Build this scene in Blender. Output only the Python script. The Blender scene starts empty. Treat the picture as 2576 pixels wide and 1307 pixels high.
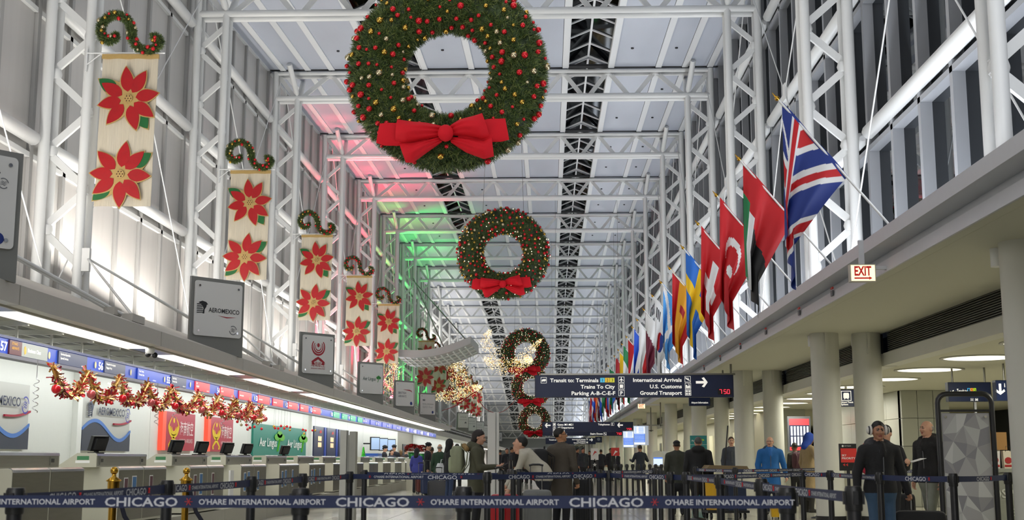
import bpy, math, random
import numpy as np
from mathutils import Vector, Matrix
random.seed(7); rng = np.random.default_rng(7)
scene = bpy.context.scene
COL = scene.collection
PI = math.pi
# ------------------------------------------------------------------ camera
F = 3137.3; YAW = .0296; PITCH = .1585; CAMH = 1.17
cam_d = bpy.data.cameras.new('camera'); cam = bpy.data.objects.new('camera', cam_d); COL.objects.link(cam)
cam_d.sensor_width = 36.0; cam_d.lens = F / 2576 * 36.0
cam.location = (0, 0, CAMH); cam.rotation_euler = (PI/2 + PITCH, 0, YAW)
cam_d.clip_start = .05; cam_d.clip_end = 600
cam_d.dof.use_dof = True; cam_d.dof.focus_distance = 28.0; cam_d.dof.aperture_fstop = 5.0
scene.camera = cam
# ------------------------------------------------------------------ exposure, world
scene.view_settings.view_transform = 'Standard'
scene.view_settings.look = 'None'
scene.view_settings.gamma = 1.0
scene.view_settings.use_curve_mapping = False
scene.view_settings.exposure = 0.28
scene.cycles.max_bounces = 6; scene.cycles.diffuse_bounces = 4; scene.cycles.glossy_bounces = 3
scene.cycles.transmission_bounces = 2; scene.cycles.transparent_max_bounces = 6
scene.cycles.sample_clamp_indirect = 4.0
scene.cycles.caustics_reflective = False; scene.cycles.caustics_refractive = False
world = bpy.data.worlds.new('night'); scene.world = world; world.use_nodes = True
world.node_tree.nodes['Background'].inputs[0].default_value = (.03, .04, .07, 1)
world.node_tree.nodes['Background'].inputs[1].default_value = .5
# ------------------------------------------------------------------ lamps of the hall and added fill
Y0 = 23.536
def YK(k): return Y0 + 10*k
def area(name, loc, rot, sx, sy, power, col=(1, 1, 1), spread=PI):
    d = bpy.data.lights.new(name, 'AREA'); d.shape = 'RECTANGLE'; d.size = sx; d.size_y = sy
    d.energy = power; d.color = col; d.spread = spread
    o = bpy.data.objects.new(name, d); o.location = loc; o.rotation_euler = rot; COL.objects.link(o); return o
WARM = (1.0, .955, .89); COOL = (.90, .94, 1.0)
# wall washers standing on the ticket canopy and on the concourse ledge: they point up
for k in range(-1, 5):
    if k < 4: area('uplight_ticket_side', (-9.45, YK(k)+5, 4.75), (PI-.10, 0, 0), .25, 9.0, 260, WARM)
    area('uplight_concourse_side', (5.45, YK(k)+5, 4.2), (PI, -.12, 0), .25, 9.0, 230, COOL)
area('uplight_ticket_side', (-9.45, YK(13.5), 4.75), (PI-.10, 0, 0), .25, 119, 2500, WARM)
for k in range(5, 20, 5):
    area('uplight_concourse_side', (5.45, YK(k)+25, 4.2), (PI, 0, 0), .25, 49, 1000, COOL)
# second washers on the same ledges aimed across the hall at the roof
area('uplight_roof', (-8.2, 75, 4.6), (0, PI+.62, 0), .3, 130, 520, COOL)
area('uplight_roof', (4.7, 75, 4.3), (0, PI-.62, 0), .3, 130, 560, COOL)
# coloured washers on two pairs of legs
for y, c, e in ((YK(3)+1.0, (1, .04, .09), 230), (YK(4)+1.0, (1, .04, .09), 250), (YK(5)+1.0, (.03, 1, .13), 190), (YK(6)+1.0, (.03, 1, .13), 150)):
    area('coloured_uplight', (-9.5, y, 4.9), (PI+.16, 0, 0), .3, .3, e, c, 1.0)
for k, c in ((4, (1, .04, .09)), (5, (1, .04, .09)), (6, (.02, 1, .10)), (7, (.02, 1, .10))):
    area('coloured_uplight', (-9.48, YK(k)+.21, 4.75), (PI, 0, 0), .5, .2, 110, c, 1.1)
# tubes in the ticket canopy
area('counter_light', (-7.35, 45, 2.74), (0, .5, 0), .3, 66, 520, (.97, 1, .97))
area('counter_light', (-6.2, 45, 2.76), (0, 0, 0), .25, 66, 300, (1, .98, .93))
# concourse lamps
for i in range(7):
    area('concourse_light', (7.4, 15.85+i*5.8, 2.86), (0, 0, 0), 1.2, 1.2, 60, (1, .97, .84))
    area('concourse_light', (12.5, 18+i*7.5, 2.86), (0, 0, 0), 1.2, 1.2, 70, (1, .95, .78))
area('concourse_light', (6.9, 100, 2.86), (0, 0, 0), .5, 90, 900, (1, .97, .85))
area('counter_light', (-7.0, 112, 2.6), (0, .4, 0), .3, 64, 520, (.97, 1, .97))
for y in (-28, -12, 4):
    area('uplight_ticket_side', (-9.45, y, 4.75), (PI-.10, 0, 0), .25, 14, 420, WARM)
    area('uplight_concourse_side', (5.45, y, 4.2), (PI, 0, 0), .25, 14, 420, COOL)
area('hall_fill', (-2.0, -14, 12.4), (.5, 0, 0), 10, 30, 3600, (1, .975, .94))  # added fill from behind the camera, lights fronts of things
area('hall_fill', (-2.0, 190, 4.6), (0, 0, 0), 6, 50, 900, (1, .99, .94))  # added area light to brighten the far end
area('hall_fill', (-1.0, 30, 12.6), (0, 0, 0), 6, 40, 500, (1, .97, .92))  # added soft fill from overhead, not a fitting of the roof
# ------------------------------------------------------------------ helpers
def lin(h):
    if isinstance(h, str):
        c = [int(h[i:i+2], 16)/255 for i in (0, 2, 4)]
    else: c = h
    return tuple(x/12.92 if x <= .04045 else ((x+.055)/1.055)**2.4 for x in c)
MATS = {}
def mat(name, col, rough=.5, metal=0., emit=0., noise=0., nscale=8., bump=0., stretch=None, coat=0., ecol=None, sheen=0.):
    if name in MATS: return MATS[name]
    m = bpy.data.materials.new(name); m.use_nodes = True; MATS[name] = m
    nt = m.node_tree; b = nt.nodes['Principled BSDF']; c = lin(col)
    b.inputs['Base Color'].default_value = (*c, 1); b.inputs['Roughness'].default_value = rough; b.inputs['Metallic'].default_value = metal
    if coat: b.inputs['Coat Weight'].default_value = coat
    if sheen: b.inputs['Sheen Weight'].default_value = sheen
    if emit:
        b.inputs['Emission Color'].default_value = (*(lin(ecol) if ecol else c), 1); b.inputs['Emission Strength'].default_value = emit
    if noise or bump:
        tc = nt.nodes.new('ShaderNodeTexCoord'); n = nt.nodes.new('ShaderNodeTexNoise'); n.inputs['Scale'].default_value = nscale; n.inputs['Detail'].default_value = 4
        src = tc.outputs['Object']
        if stretch:
            mp = nt.nodes.new('ShaderNodeMapping'); mp.inputs['Scale'].default_value = stretch; nt.links.new(src, mp.inputs[0]); src = mp.outputs[0]
        nt.links.new(src, n.inputs['Vector'])
        if noise:
            r = nt.nodes.new('ShaderNodeMix'); r.data_type = 'RGBA'
            r.inputs[6].default_value = (*[max(0, x*(1-noise)) for x in c], 1); r.inputs[7].default_value = (*[min(1, x*(1+noise)) for x in c], 1)
            nt.links.new(n.outputs['Fac'], r.inputs[0]); nt.links.new(r.outputs[2], b.inputs['Base Color'])
        if bump:
            bp = nt.nodes.new('ShaderNodeBump'); bp.inputs['Strength'].default_value = bump; bp.inputs['Distance'].default_value = .02
            nt.links.new(n.outputs['Fac'], bp.inputs['Height']); nt.links.new(bp.outputs[0], b.inputs['Normal'])
    return m
def glass(name, tint, gloss=.12, rough=.02, fm=.55):
    if name in MATS: return MATS[name]
    m = bpy.data.materials.new(name); m.use_nodes = True; MATS[name] = m; nt = m.node_tree; nt.nodes.clear()
    out = nt.nodes.new('ShaderNodeOutputMaterial'); mx = nt.nodes.new('ShaderNodeMixShader'); t = nt.nodes.new('ShaderNodeBsdfTransparent'); g = nt.nodes.new('ShaderNodeBsdfGlossy')
    t.inputs[0].default_value = (*lin(tint), 1); g.inputs['Roughness'].default_value = rough; g.inputs[0].default_value = (.9, .95, 1, 1)
    lw = nt.nodes.new('ShaderNodeLayerWeight'); lw.inputs[0].default_value = .35
    ma = nt.nodes.new('ShaderNodeMath'); ma.operation = 'MULTIPLY_ADD'; ma.inputs[1].default_value = fm; ma.inputs[2].default_value = gloss
    nt.links.new(lw.outputs['Fresnel'], ma.inputs[0]); nt.links.new(ma.outputs[0], mx.inputs[0])
    nt.links.new(t.outputs[0], mx.inputs[1]); nt.links.new(g.outputs[0], mx.inputs[2]); nt.links.new(mx.outputs[0], out.inputs[0]); return m
def put(o, label=None, cat=None, group=None, kind=None):
    if label: o['label'] = label
    if cat: o['category'] = cat
    if group: o['group'] = group
    if kind: o['kind'] = kind
    return o
def empty(name, loc=(0, 0, 0), rz=0., label=None, cat=None, group=None, kind=None):
    o = bpy.data.objects.new(name, None); o.location = loc; o.rotation_euler = (0, 0, rz); o.empty_display_size = .1; COL.objects.link(o)
    return put(o, label, cat, group, kind)
def inst(mesh, name, loc, parent=None, rot=(0, 0, 0), sc=(1, 1, 1)):
    o = bpy.data.objects.new(name, mesh); o.location = loc; o.rotation_euler = rot; o.scale = sc if hasattr(sc, '__len__') else (sc, sc, sc)
    COL.objects.link(o); o.parent = parent; return o
def copy_tree(o, parent=None):
    c = o.copy(); COL.objects.link(c); c.parent = parent
    for ch in o.children: copy_tree(ch, c)
    return c
def V(*a): return Vector(a)
_T = {}
def text_mesh(s, bold=0.):
    k = (s, bold)
    if k in _T: return _T[k]
    cu = bpy.data.curves.new('t', 'FONT'); cu.body = s; cu.size = 1; cu.resolution_u = 2; cu.offset = bold
    o = bpy.data.objects.new('t', cu); me = bpy.data.meshes.new_from_object(o)
    vs = [tuple(v.co) for v in me.vertices]; fs = [tuple(p.vertices) for p in me.polygons]
    bpy.data.objects.remove(o); bpy.data.curves.remove(cu); bpy.data.meshes.remove(me)
    xs = [v[0] for v in vs] or [0]; ys = [v[1] for v in vs] or [0]
    _T[k] = (vs, fs, min(xs), max(xs), min(ys), max(ys)); return _T[k]
class MB:
    def __init__(s): s.v = []; s.f = []; s.m = []; s.s = []
    def add(s, vs, fs, m=0, smooth=False):
        b = len(s.v); s.v += [tuple(v) for v in vs]
        for f in fs: s.f.append(tuple(i+b for i in f)); s.m.append(m); s.s.append(smooth)
        return s
    def box(s, x0, x1, y0, y1, z0, z1, m=0):
        return s.add([(x0,y0,z0),(x1,y0,z0),(x1,y1,z0),(x0,y1,z0),(x0,y0,z1),(x1,y0,z1),(x1,y1,z1),(x0,y1,z1)],
                     [(0,3,2,1),(4,5,6,7),(0,1,5,4),(1,2,6,5),(2,3,7,6),(3,0,4,7)], m)
    def obox(s, c, ax, ay, az, m=0):
        c = V(*c); ax = V(*ax); ay = V(*ay); az = V(*az)
        p = [c+ax*i+ay*j+az*k for k in (-1, 1) for i, j in ((-1,-1),(1,-1),(1,1),(-1,1))]
        return s.add(p, [(0,3,2,1),(4,5,6,7),(0,1,5,4),(1,2,6,5),(2,3,7,6),(3,0,4,7)], m)
    def bar(s, p, q, w, h, m=0, up=(0, 0, 1)):
        p = V(*p); q = V(*q); d = (q-p); L = d.length; d.normalize(); u = V(*up)
        if abs(d.dot(u)) > .99: u = V(0, 1, 0)
        x = d.cross(u).normalized(); z = x.cross(d)
        return s.obox((p+q)/2, d*L/2, x*w/2, z*h/2, m)
    def path(s, pts, r, n=8, m=0, closed=False, caps=True, smooth=True, sq=1.):
        pts = [V(*p) for p in pts]; N = len(pts); rs = r if hasattr(r, '__len__') else [r]*N; vs = []; prev = None
        for i, p in enumerate(pts):
            a = pts[(i-1) % N] if (closed or i > 0) else p; b = pts[(i+1) % N] if (closed or i < N-1) else p
            d = (b-a).normalized()
            if prev is None:
                u = V(0, 0, 1) if abs(d.z) < .9 else V(0, 1, 0)
                x = d.cross(u).normalized()
            else: x = (prev - d*prev.dot(d)).normalized()
            prev = x; y = d.cross(x)
            for j in range(n):
                t = 2*PI*j/n; vs.append(p + x*(math.cos(t)*rs[i]) + y*(math.sin(t)*rs[i]*sq))
        fs = []
        for i in range(N if closed else N-1):
            a = i*n; b = ((i+1) % N)*n
            for j in range(n): fs.append((a+j, a+(j+1) % n, b+(j+1) % n, b+j))
        s.add(vs, fs, m, smooth)
        if caps and not closed: s.add(vs[:n], [tuple(range(n-1, -1, -1))], m); s.add(vs[-n:], [tuple(range(n))], m)
        return s
    def tube(s, p, q, r, r2=None, n=8, m=0, caps=True): return s.path([p, q], [r, r if r2 is None else r2], n, m, caps=caps)
    def lathe(s, prof, c=(0, 0, 0), n=16, m=0, smooth=True, caps=True):
        vs = []; c = V(*c)
        for r, z in prof:
            for j in range(n): t = 2*PI*j/n; vs.append((c.x+r*math.cos(t), c.y+r*math.sin(t), c.z+z))
        fs = [(i*n+j, i*n+(j+1) % n, (i+1)*n+(j+1) % n, (i+1)*n+j) for i in range(len(prof)-1) for j in range(n)]
        s.add(vs, fs, m, smooth)
        if caps: s.add(vs[:n], [tuple(range(n-1, -1, -1))], m); s.add(vs[-n:], [tuple(range(n))], m)
        return s
    def ball(s, c, r, nu=10, nv=6, m=0, smooth=True):
        c = V(*c); rx, ry, rz = r if hasattr(r, '__len__') else (r, r, r); vs = [(c.x, c.y, c.z+rz)]
        for i in range(1, nv):
            a = PI*i/nv
            for j in range(nu): t = 2*PI*j/nu; vs.append((c.x+rx*math.sin(a)*math.cos(t), c.y+ry*math.sin(a)*math.sin(t), c.z+rz*math.cos(a)))
        vs.append((c.x, c.y, c.z-rz)); L = len(vs)-1
        fs = [(0, 1+j, 1+(j+1) % nu) for j in range(nu)]
        for i in range(nv-2):
            a = 1+i*nu; fs += [(a+j, a+nu+j, a+nu+(j+1) % nu, a+(j+1) % nu) for j in range(nu)]
        a = 1+(nv-2)*nu; fs += [(a+j, L, a+(j+1) % nu) for j in range(nu)]
        return s.add(vs, fs, m, smooth)
    def grid(s, nu, nv, fn, m=0, smooth=True, mf=None):
        vs = [fn(i/nu, j/nv) for j in range(nv+1) for i in range(nu+1)]; b = len(s.v); s.v += [tuple(v) for v in vs]
        for j in range(nv):
            for i in range(nu):
                a = b+j*(nu+1)+i; s.f.append((a, a+1, a+nu+2, a+nu+1)); s.m.append(mf((i+.5)/nu, (j+.5)/nv) if mf else m); s.s.append(smooth)
        return s
    def prism(s, poly, o, ux, uy, dep, m=0, ms=None):
        """a flat outline (list of 2-D points) given thickness: dep is the vector from the front face to the back face"""
        o = V(*o); ux = V(*ux); uy = V(*uy); dep = V(*dep); n = len(poly); a = [o+ux*x+uy*y for x, y in poly]; b = [p+dep for p in a]
        s.add(a, [tuple(range(n))], m); s.add(b, [tuple(range(n-1, -1, -1))], m if ms is None else ms)
        s.add(a+b, [(i, i+n, (i+1) % n+n, (i+1) % n) for i in range(n)], m if ms is None else ms); return s
    def text(s, st, o, ux, uy, h, m=0, align='l', bold=0., width=None):
        """lettering: o = baseline start (or centre / end), ux and uy unit directions, h = cap height"""
        vs, fs, x0, x1, y0, y1 = text_mesh(st, bold); k = h/.73; kx = k
        if width: kx = width/(x1-x0)
        off = {'l': x0, 'c': (x0+x1)/2, 'r': x1}[align]; o = V(*o); ux = V(*ux)*kx; uy = V(*uy)*k
        return s.add([o+ux*(v[0]-off)+uy*v[1] for v in vs], fs, m)
    def build(s, name, mats, parent=None, local=False, kind=None):
        if not isinstance(mats, (list, tuple)): mats = [mats]
        me = bpy.data.meshes.new(name)
        loc = V(0, 0, 0); off = V(0, 0, 0)
        if parent is None and not local:
            a = np.array(s.v); lo = a.min(0); hi = a.max(0); loc = V((lo[0]+hi[0])/2, (lo[1]+hi[1])/2, lo[2]); off = loc
        elif parent is not None and not local:
            p = parent
            while p is not None: off = off + p.location; p = p.parent
        me.from_pydata([(v[0]-off[0], v[1]-off[1], v[2]-off[2]) for v in s.v], [], s.f)
        for x in mats: me.materials.append(x)
        me.polygons.foreach_set('material_index', s.m); me.polygons.foreach_set('use_smooth', s.s); me.update()
        o = bpy.data.objects.new(name, me); o.location = loc; COL.objects.link(o); o.parent = parent
        if kind: o['kind'] = kind
        return o
ORD = ['first', 'second', 'third', 'fourth', 'fifth', 'sixth', 'seventh', 'eighth', 'ninth', 'tenth', 'eleventh', 'twelfth', 'thirteenth', 'fourteenth', 'fifteenth', 'sixteenth', 'seventeenth', 'eighteenth', 'nineteenth', 'twentieth', 'twenty-first', 'twenty-second', 'twenty-third', 'twenty-fourth', 'twenty-fifth', 'twenty-sixth', 'twenty-seventh', 'twenty-eighth', 'twenty-ninth', 'thirtieth', 'thirty-first', 'thirty-second', 'thirty-third', 'thirty-fourth', 'thirty-fifth', 'thirty-sixth']
# ------------------------------------------------------------------ materials
WHITE = mat('white steel paint', 'E6E7E6', .35)
ROOFP = mat('roof panel', 'BFC5D2', .4, noise=.10, nscale=1.1, stretch=(1, .25, 1))
PURL = mat('roof purlin', 'ECEEF0', .4)
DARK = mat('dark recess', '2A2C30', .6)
WALLP = mat('wall panel', 'C9C6C2', .28, noise=.08, nscale=1.2, stretch=(1, 4, .25), bump=.05)
MULL = mat('mullion grey', '9A9DA2', .4)
GLS = glass('night glass', '2A3138', .05, .02, .4)
SKYG = glass('skylight glass', '39454A', .035, .05, .16)
CREAM = mat('cream paint', 'C9C9BF', .5, noise=.03, nscale=3)
FASC = mat('fascia grey', 'C3C5CA', .42, noise=.03)
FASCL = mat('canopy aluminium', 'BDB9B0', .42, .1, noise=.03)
SOFF = mat('soffit plaster', 'C6C5B2', .7, noise=.03, nscale=30)
STEEL = mat('brushed steel', '8B8A84', .32, .9, noise=.12, nscale=3, stretch=(1, 1, 14))
STEELD = mat('dark brushed steel', '6E6C64', .3, .85, noise=.15, nscale=3, stretch=(1, 1, 12))
LAMIN = mat('beige laminate', 'B9B7A6', .45, noise=.03)
CHROME = mat('chrome', 'C8C8C8', .12, 1.)
BRASS = mat('brass', 'C89A3C', .15, 1.)
BLACK = mat('black plastic', '17181A', .4)
BLACKM = mat('black powder coat', '1D1E21', .35)
NAVY = mat('navy belt', '11214A', .6)
NAVYS = mat('navy sign', '16264F', .4)
WTXT = mat('white lettering', 'E8E8E6', .5)
WTXTE = mat('lit lettering', 'F4F2EA', .5, emit=.55)
REDTX = mat('red print', 'C8322F', .5)
REDLED = mat('red led', 'FF3048', .5, emit=2.0)
BLUEB = mat('band blue', '2748B0', .4, emit=.25)
BLUED = mat('band dark blue', '1E3C98', .4, emit=.12)
BANDK = mat('band slate', '3C4460', .4, emit=.12)
BANDR = mat('band red', 'D5303C', .4, emit=.45)
BANDG = mat('band green', '35A07E', .4, emit=.3)
BANDGY = mat('band grey', '9AA09C', .4, emit=.15)
GOLD = mat('gold cloth', 'B99A5E', .4, noise=.1, nscale=20)
LAMP = mat('lamp diffuser', 'FFFDF5', .5, emit=3.2)
LAMPW = mat('warm lamp diffuser', 'FFF8E0', .5, emit=1.35)
FLOORT = [mat('terrazzo pale', 'BDBAAB', .14, noise=.10, nscale=40), mat('terrazzo mid', 'B3B0A2', .16, noise=.12, nscale=40), mat('terrazzo dark', '8F8C80', .18, noise=.12, nscale=40)]
# ------------------------------------------------------------------ setting
ZB = {-2: 11.0, -1: 12.1, 0: 12.95, 1: 13.63, 2: 14.11, 3: 14.40, 4: 14.63, 5: 14.73, 6: 14.70, 7: 14.62, 8: 14.42, 9: 14.07, 10: 13.50, 11: 13.01, 12: 12.19, 13: 11.3, 14: 10.3, 15: 9.2, 16: 8.0, 17: 6.9, 18: 5.8, 19: 4.8, 20: 4.0}
XL, XR = -9.087, 5.035; XLO, XRO = -9.89, 5.87; XWL, XWR = -10.2, 6.35
KMAX = 19
def zr(k): return ZB[k]+1.06
# floor
fl = empty('floor', kind='structure')
m = MB(); m.box(-32, 40, -4, 262, -.25, -.012); m.build('floor_slab', FLOORT[1], fl)
m = MB(); m.box(-30, -5.72, -4, 47.5, -.012, 0); m.box(4.3, 40, -4, 47.5, -.012, 0); m.box(-30, 40, 47.5, 260, -.012, 0); m.box(-5.72, 4.3, -4, 10, -.012, 0); m.build('floor_field', FLOORT[0], fl)
tw = (4.3+5.72)/8
tile_me = []
for mt in FLOORT:
    b = MB(); h = tw/2-.004; h2 = .625-.004
    b.add([(-h,-h2,-.011),(h,-h2,-.011),(h,h2,-.011),(-h,h2,-.011),(-h,-h2,-.002),(h,-h2,-.002),(h,h2,-.002),(-h,h2,-.002),(-h+.004,-h2+.004,0),(h-.004,-h2+.004,0),(h-.004,h2-.004,0),(-h+.004,h2-.004,0)],
          [(8,9,10,11),(4,5,9,8),(5,6,10,9),(6,7,11,10),(7,4,8,11),(0,1,5,4),(1,2,6,5),(2,3,7,6),(3,0,4,7)])
    o = b.build('floor_tile', mt, fl, local=True); o.location = (-5.72+tw/2, 10.625 if not tile_me else 10.625+1.25*len(tile_me), 0); tile_me.append(o.data)
for j in range(30):
    for i in range(8):
        if i == 0 and j < 3: continue
        t = 2 if (i+j) % 7 == 0 or (j % 9 == 4) else (0 if (i*5+j*3) % 4 else 1)
        inst(tile_me[t], 'floor_tile', (-5.72+tw*(i+.5), 10+1.25*(j+.5), 0), fl)
# roof
ce = empty('ceiling', kind='structure')
PX = [-10.3, -9.7, -8.8, -7.93, -6.25, -4.55, -2.85, -1.15, .55, 2.2, 3.9, 4.85, 5.75, 6.5]
def rz(x, y):
    k = math.floor((y-Y0)/10); t = (y-YK(k))/10; k0 = max(-2, min(KMAX, k)); k1 = max(-2, min(20, k+1)); return zr(k0)*(1-t)+zr(k1)*t
for k in range(-1, KMAX):
    ya, yb = YK(k)+.22, YK(k+1)-.08; za, zc = zr(k), zr(k+1)
    def slab(x0, x1, d0, d1, mb, y0=ya, y1=yb, mi=0):
        z0 = za+(zc-za)*(y0-YK(k))/10; z1 = za+(zc-za)*(y1-YK(k))/10
        mb.add([(x0,y0,z0+d0),(x1,y0,z0+d0),(x1,y1,z1+d0),(x0,y1,z1+d0),(x0,y0,z0+d1),(x1,y0,z0+d1),(x1,y1,z1+d1),(x0,y1,z1+d1)], [(0,3,2,1),(4,5,6,7),(0,1,5,4),(1,2,6,5),(2,3,7,6),(3,0,4,7)], mi)
    for i in range(len(PX)-1):
        if abs(PX[i]-.55) < .01 or abs(PX[i]+6.25) < .01: continue
        b = MB(); slab(PX[i]+.045, PX[i+1]-.02, 0, .05, b); b.build('roof_panel', ROOFP, ce)
    b = MB()
    for i, x in enumerate(PX): slab(x-.01, x+.2, -.05, -.005, b)
    b2 = MB()
    if k <= 4:
        for i, x in enumerate(PX): b = MB(); slab(x-.01, x+.2, -.05, -.004, b); b.build('roof_purlin', PURL, ce)
    else: b.build('roof_purlins', PURL, ce, kind='stuff')
    # dark cross beam in the gap above each portal
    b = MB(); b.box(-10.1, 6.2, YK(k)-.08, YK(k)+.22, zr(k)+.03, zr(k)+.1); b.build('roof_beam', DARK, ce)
    # roof backing
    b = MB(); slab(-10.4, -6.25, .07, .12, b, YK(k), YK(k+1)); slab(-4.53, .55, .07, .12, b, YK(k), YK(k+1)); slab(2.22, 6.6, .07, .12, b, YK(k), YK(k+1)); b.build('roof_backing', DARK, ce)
    # two strips of ridge skylight
    for x0 in (-6.05, .75):
        x1 = x0+1.45; xm = (x0+x1)/2; n = 6; L = yb-ya
        bars = MB(); panes = MB()
        def zz(y, d): return za+(zc-za)*(y-YK(k))/10+d
        for e in range(n+1):
            y = ya+L*e/n
            bars.bar((x0, y, zz(y, .12)), (xm, y, zz(y, .42)), .06, .06); bars.bar((xm, y, zz(y, .42)), (x1, y, zz(y, .12)), .06, .06)
        bars.bar((xm, ya, zz(ya, .42)), (xm, yb, zz(yb, .42)), .07, .07)
        bars.bar((x0, ya, zz(ya, .06)), (x0, yb, zz(yb, .06)), .04, .16); bars.bar((x1, ya, zz(ya, .06)), (x1, yb, zz(yb, .06)), .04, .16)
        bars.build('skylight_frame', PURL, ce)
        for e in range(n):
            y0, y1 = ya+L*e/n+.03, ya+L*(e+1)/n-.03
            for a, c, da, dc in ((x0+.02, xm-.03, .14, .435), (xm+.03, x1-.02, .435, .14)):
                vs = [(a,y0,zz(y0,da)),(c,y0,zz(y0,dc)),(c,y1,zz(y1,dc)),(a,y1,zz(y1,da))]
                q = MB() if k <= 4 else panes
                q.add(vs+[(v[0], v[1], v[2]+.012) for v in vs], [(0,3,2,1),(4,5,6,7),(0,1,5,4),(1,2,6,5),(2,3,7,6),(3,0,4,7)])
                if k <= 4: q.build('skylight_pane', SKYG, ce)
        if k > 4: panes.build('skylight_panes', SKYG, ce, kind='stuff')
# little ceiling fittings
b = MB()
for k in range(0, 6):
    for x in (-7.2, -3.6, 2.9, 4.4):
        for dy in (3, 7.5):
            y = YK(k)+dy; b.lathe([(.05, 0), (.05, .04)], (x, y, rz(x, y)-.04), 8)
b.build('sprinkler_heads', DARK, ce, kind='stuff')
# ---- wall on the ticket side
GZ = [4.25, 7.2, 10.15, 13.15]
MULLSH = mat('mullion shaded side', '3A3D42', .4)  # shade colour for the side of the glass-wall mullions
wl = empty('wall_left', kind='structure')
def wall_bays(root, X, sgn, pane, pm, fm, depth, kf):
    for k in range(-1, KMAX):
        rest = MB(); mu = MB()
        for i in range(6):
            y0 = YK(k)+10/6*i; y1 = y0+10/6
            top = min(rz(0, y0+.01), rz(0, y1-.01))+.02
            mb = MB() if k < kf else mu
            mb.box(min(X, X-sgn*depth), max(X, X-sgn*depth), y0-.07, y0+.07, 3.6, top)
            if sgn > 0: mb.box(X-.13, X+.02, y0+.07, y0+.19, 3.6, top, 1)  # dark box stands in for the mullion's shaded side
            if k < kf: mb.build('mullion', [fm, MULLSH], root)
            for a, c in zip(GZ, GZ[1:]+[99]):
                z0 = a-.09; z1 = min(c-.2, top)
                if z1 < z0+.2: continue
                q = MB() if k < kf-1 else rest
                q.box(min(X, X+sgn*.03), max(X, X+sgn*.03), y0+.075, y1-.075, z0, z1)
                if k < kf-1: q.build(pane, pm, root)
        if rest.v: rest.build(pane+'s', pm, root, kind='stuff')
        if mu.v: mu.build('mullions', [fm, MULLSH], root, kind='stuff')
        tz = min(rz(0, YK(k)+.1), rz(0, YK(k+1)-.1))
        for z in GZ:
            if z > tz-.3: continue
            xg = X-sgn*(.24 if sgn > 0 else .22)
            b = MB(); b.path([(xg, YK(k)+.18, z+.12), (xg, YK(k)+.28, z+.12), (xg, YK(k+1)-.28, z+.12), (xg, YK(k+1)-.18, z+.12)], [.06, .14, .14, .06], 10); b.build('girt', WHITE, root)
            b = MB(); b.box(min(X, X-sgn*depth), max(X, X-sgn*depth), YK(k)+.1, YK(k+1)-.1, z-.2, z-.1); b.build('rail', fm if sgn > 0 else WHITE, root)
wall_bays(wl, XWL, -1, 'wall_panel', WALLP, mat('pale mullion', 'A9A8A6', .4), .08, 6)
b = MB(); b.box(XWL-.35, XWL-.1, 10, 225, 0, 17); b.build('wall_backing', mat('wall backing', '8A8886', .7), wl)
wr = empty('wall_right', kind='structure')
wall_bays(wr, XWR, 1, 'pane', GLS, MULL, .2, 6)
b = MB(); b.box(XWR-.4, XWR+.3, 10, 225, 3.55, 4.1); b.build('sill', FASC, wr)
# a dim neighbour building and lamps beyond the glass
far = MB(); far.box(16, 17, 0, 230, 0, 9); far.build('building_facade', mat('night facade', '22262C', .8), wr)
# ---- end wall
we = empty('wall_back', kind='structure')
b = MB(); b.box(-11, 7, 222, 222.4, 0, 8); b.build('wall_panel', mat('pale end wall', 'B9BDB6', .6), we)
b = MB(); b.box(-9, 5, 221.8, 222, 3.0, 3.2); b.build('rail', WHITE, we)
# the hall goes on behind the camera as a plain shell
b = MB(); b.box(-10.4, 6.6, -40, 3.4, 13.2, 13.4); b.build('roof_panel', ROOFP, ce)
b = MB(); b.box(-10.4, 6.6, 3.4, 13.5, 13.2, 13.4); b.build('roof_panel', ROOFP, ce)
b = MB(); b.box(-10.5, -10.2, -40, 10, 0, 13.2); b.build('wall_panel', WALLP, wl)
b = MB(); b.box(6.3, 6.6, -40, 10, 3.6, 13.2); b.build('wall_panel', mat('grey wall', '7C7F84', .5), wr)
b = MB(); b.box(-10.5, 30, -40.4, -40, 0, 13.4); b.build('wall_panel', WALLP, empty('wall_front', kind='structure'))
b = MB(); b.box(-32, 40, -40, -4, -.25, 0); b.build('floor_field', FLOORT[0], fl)
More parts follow.
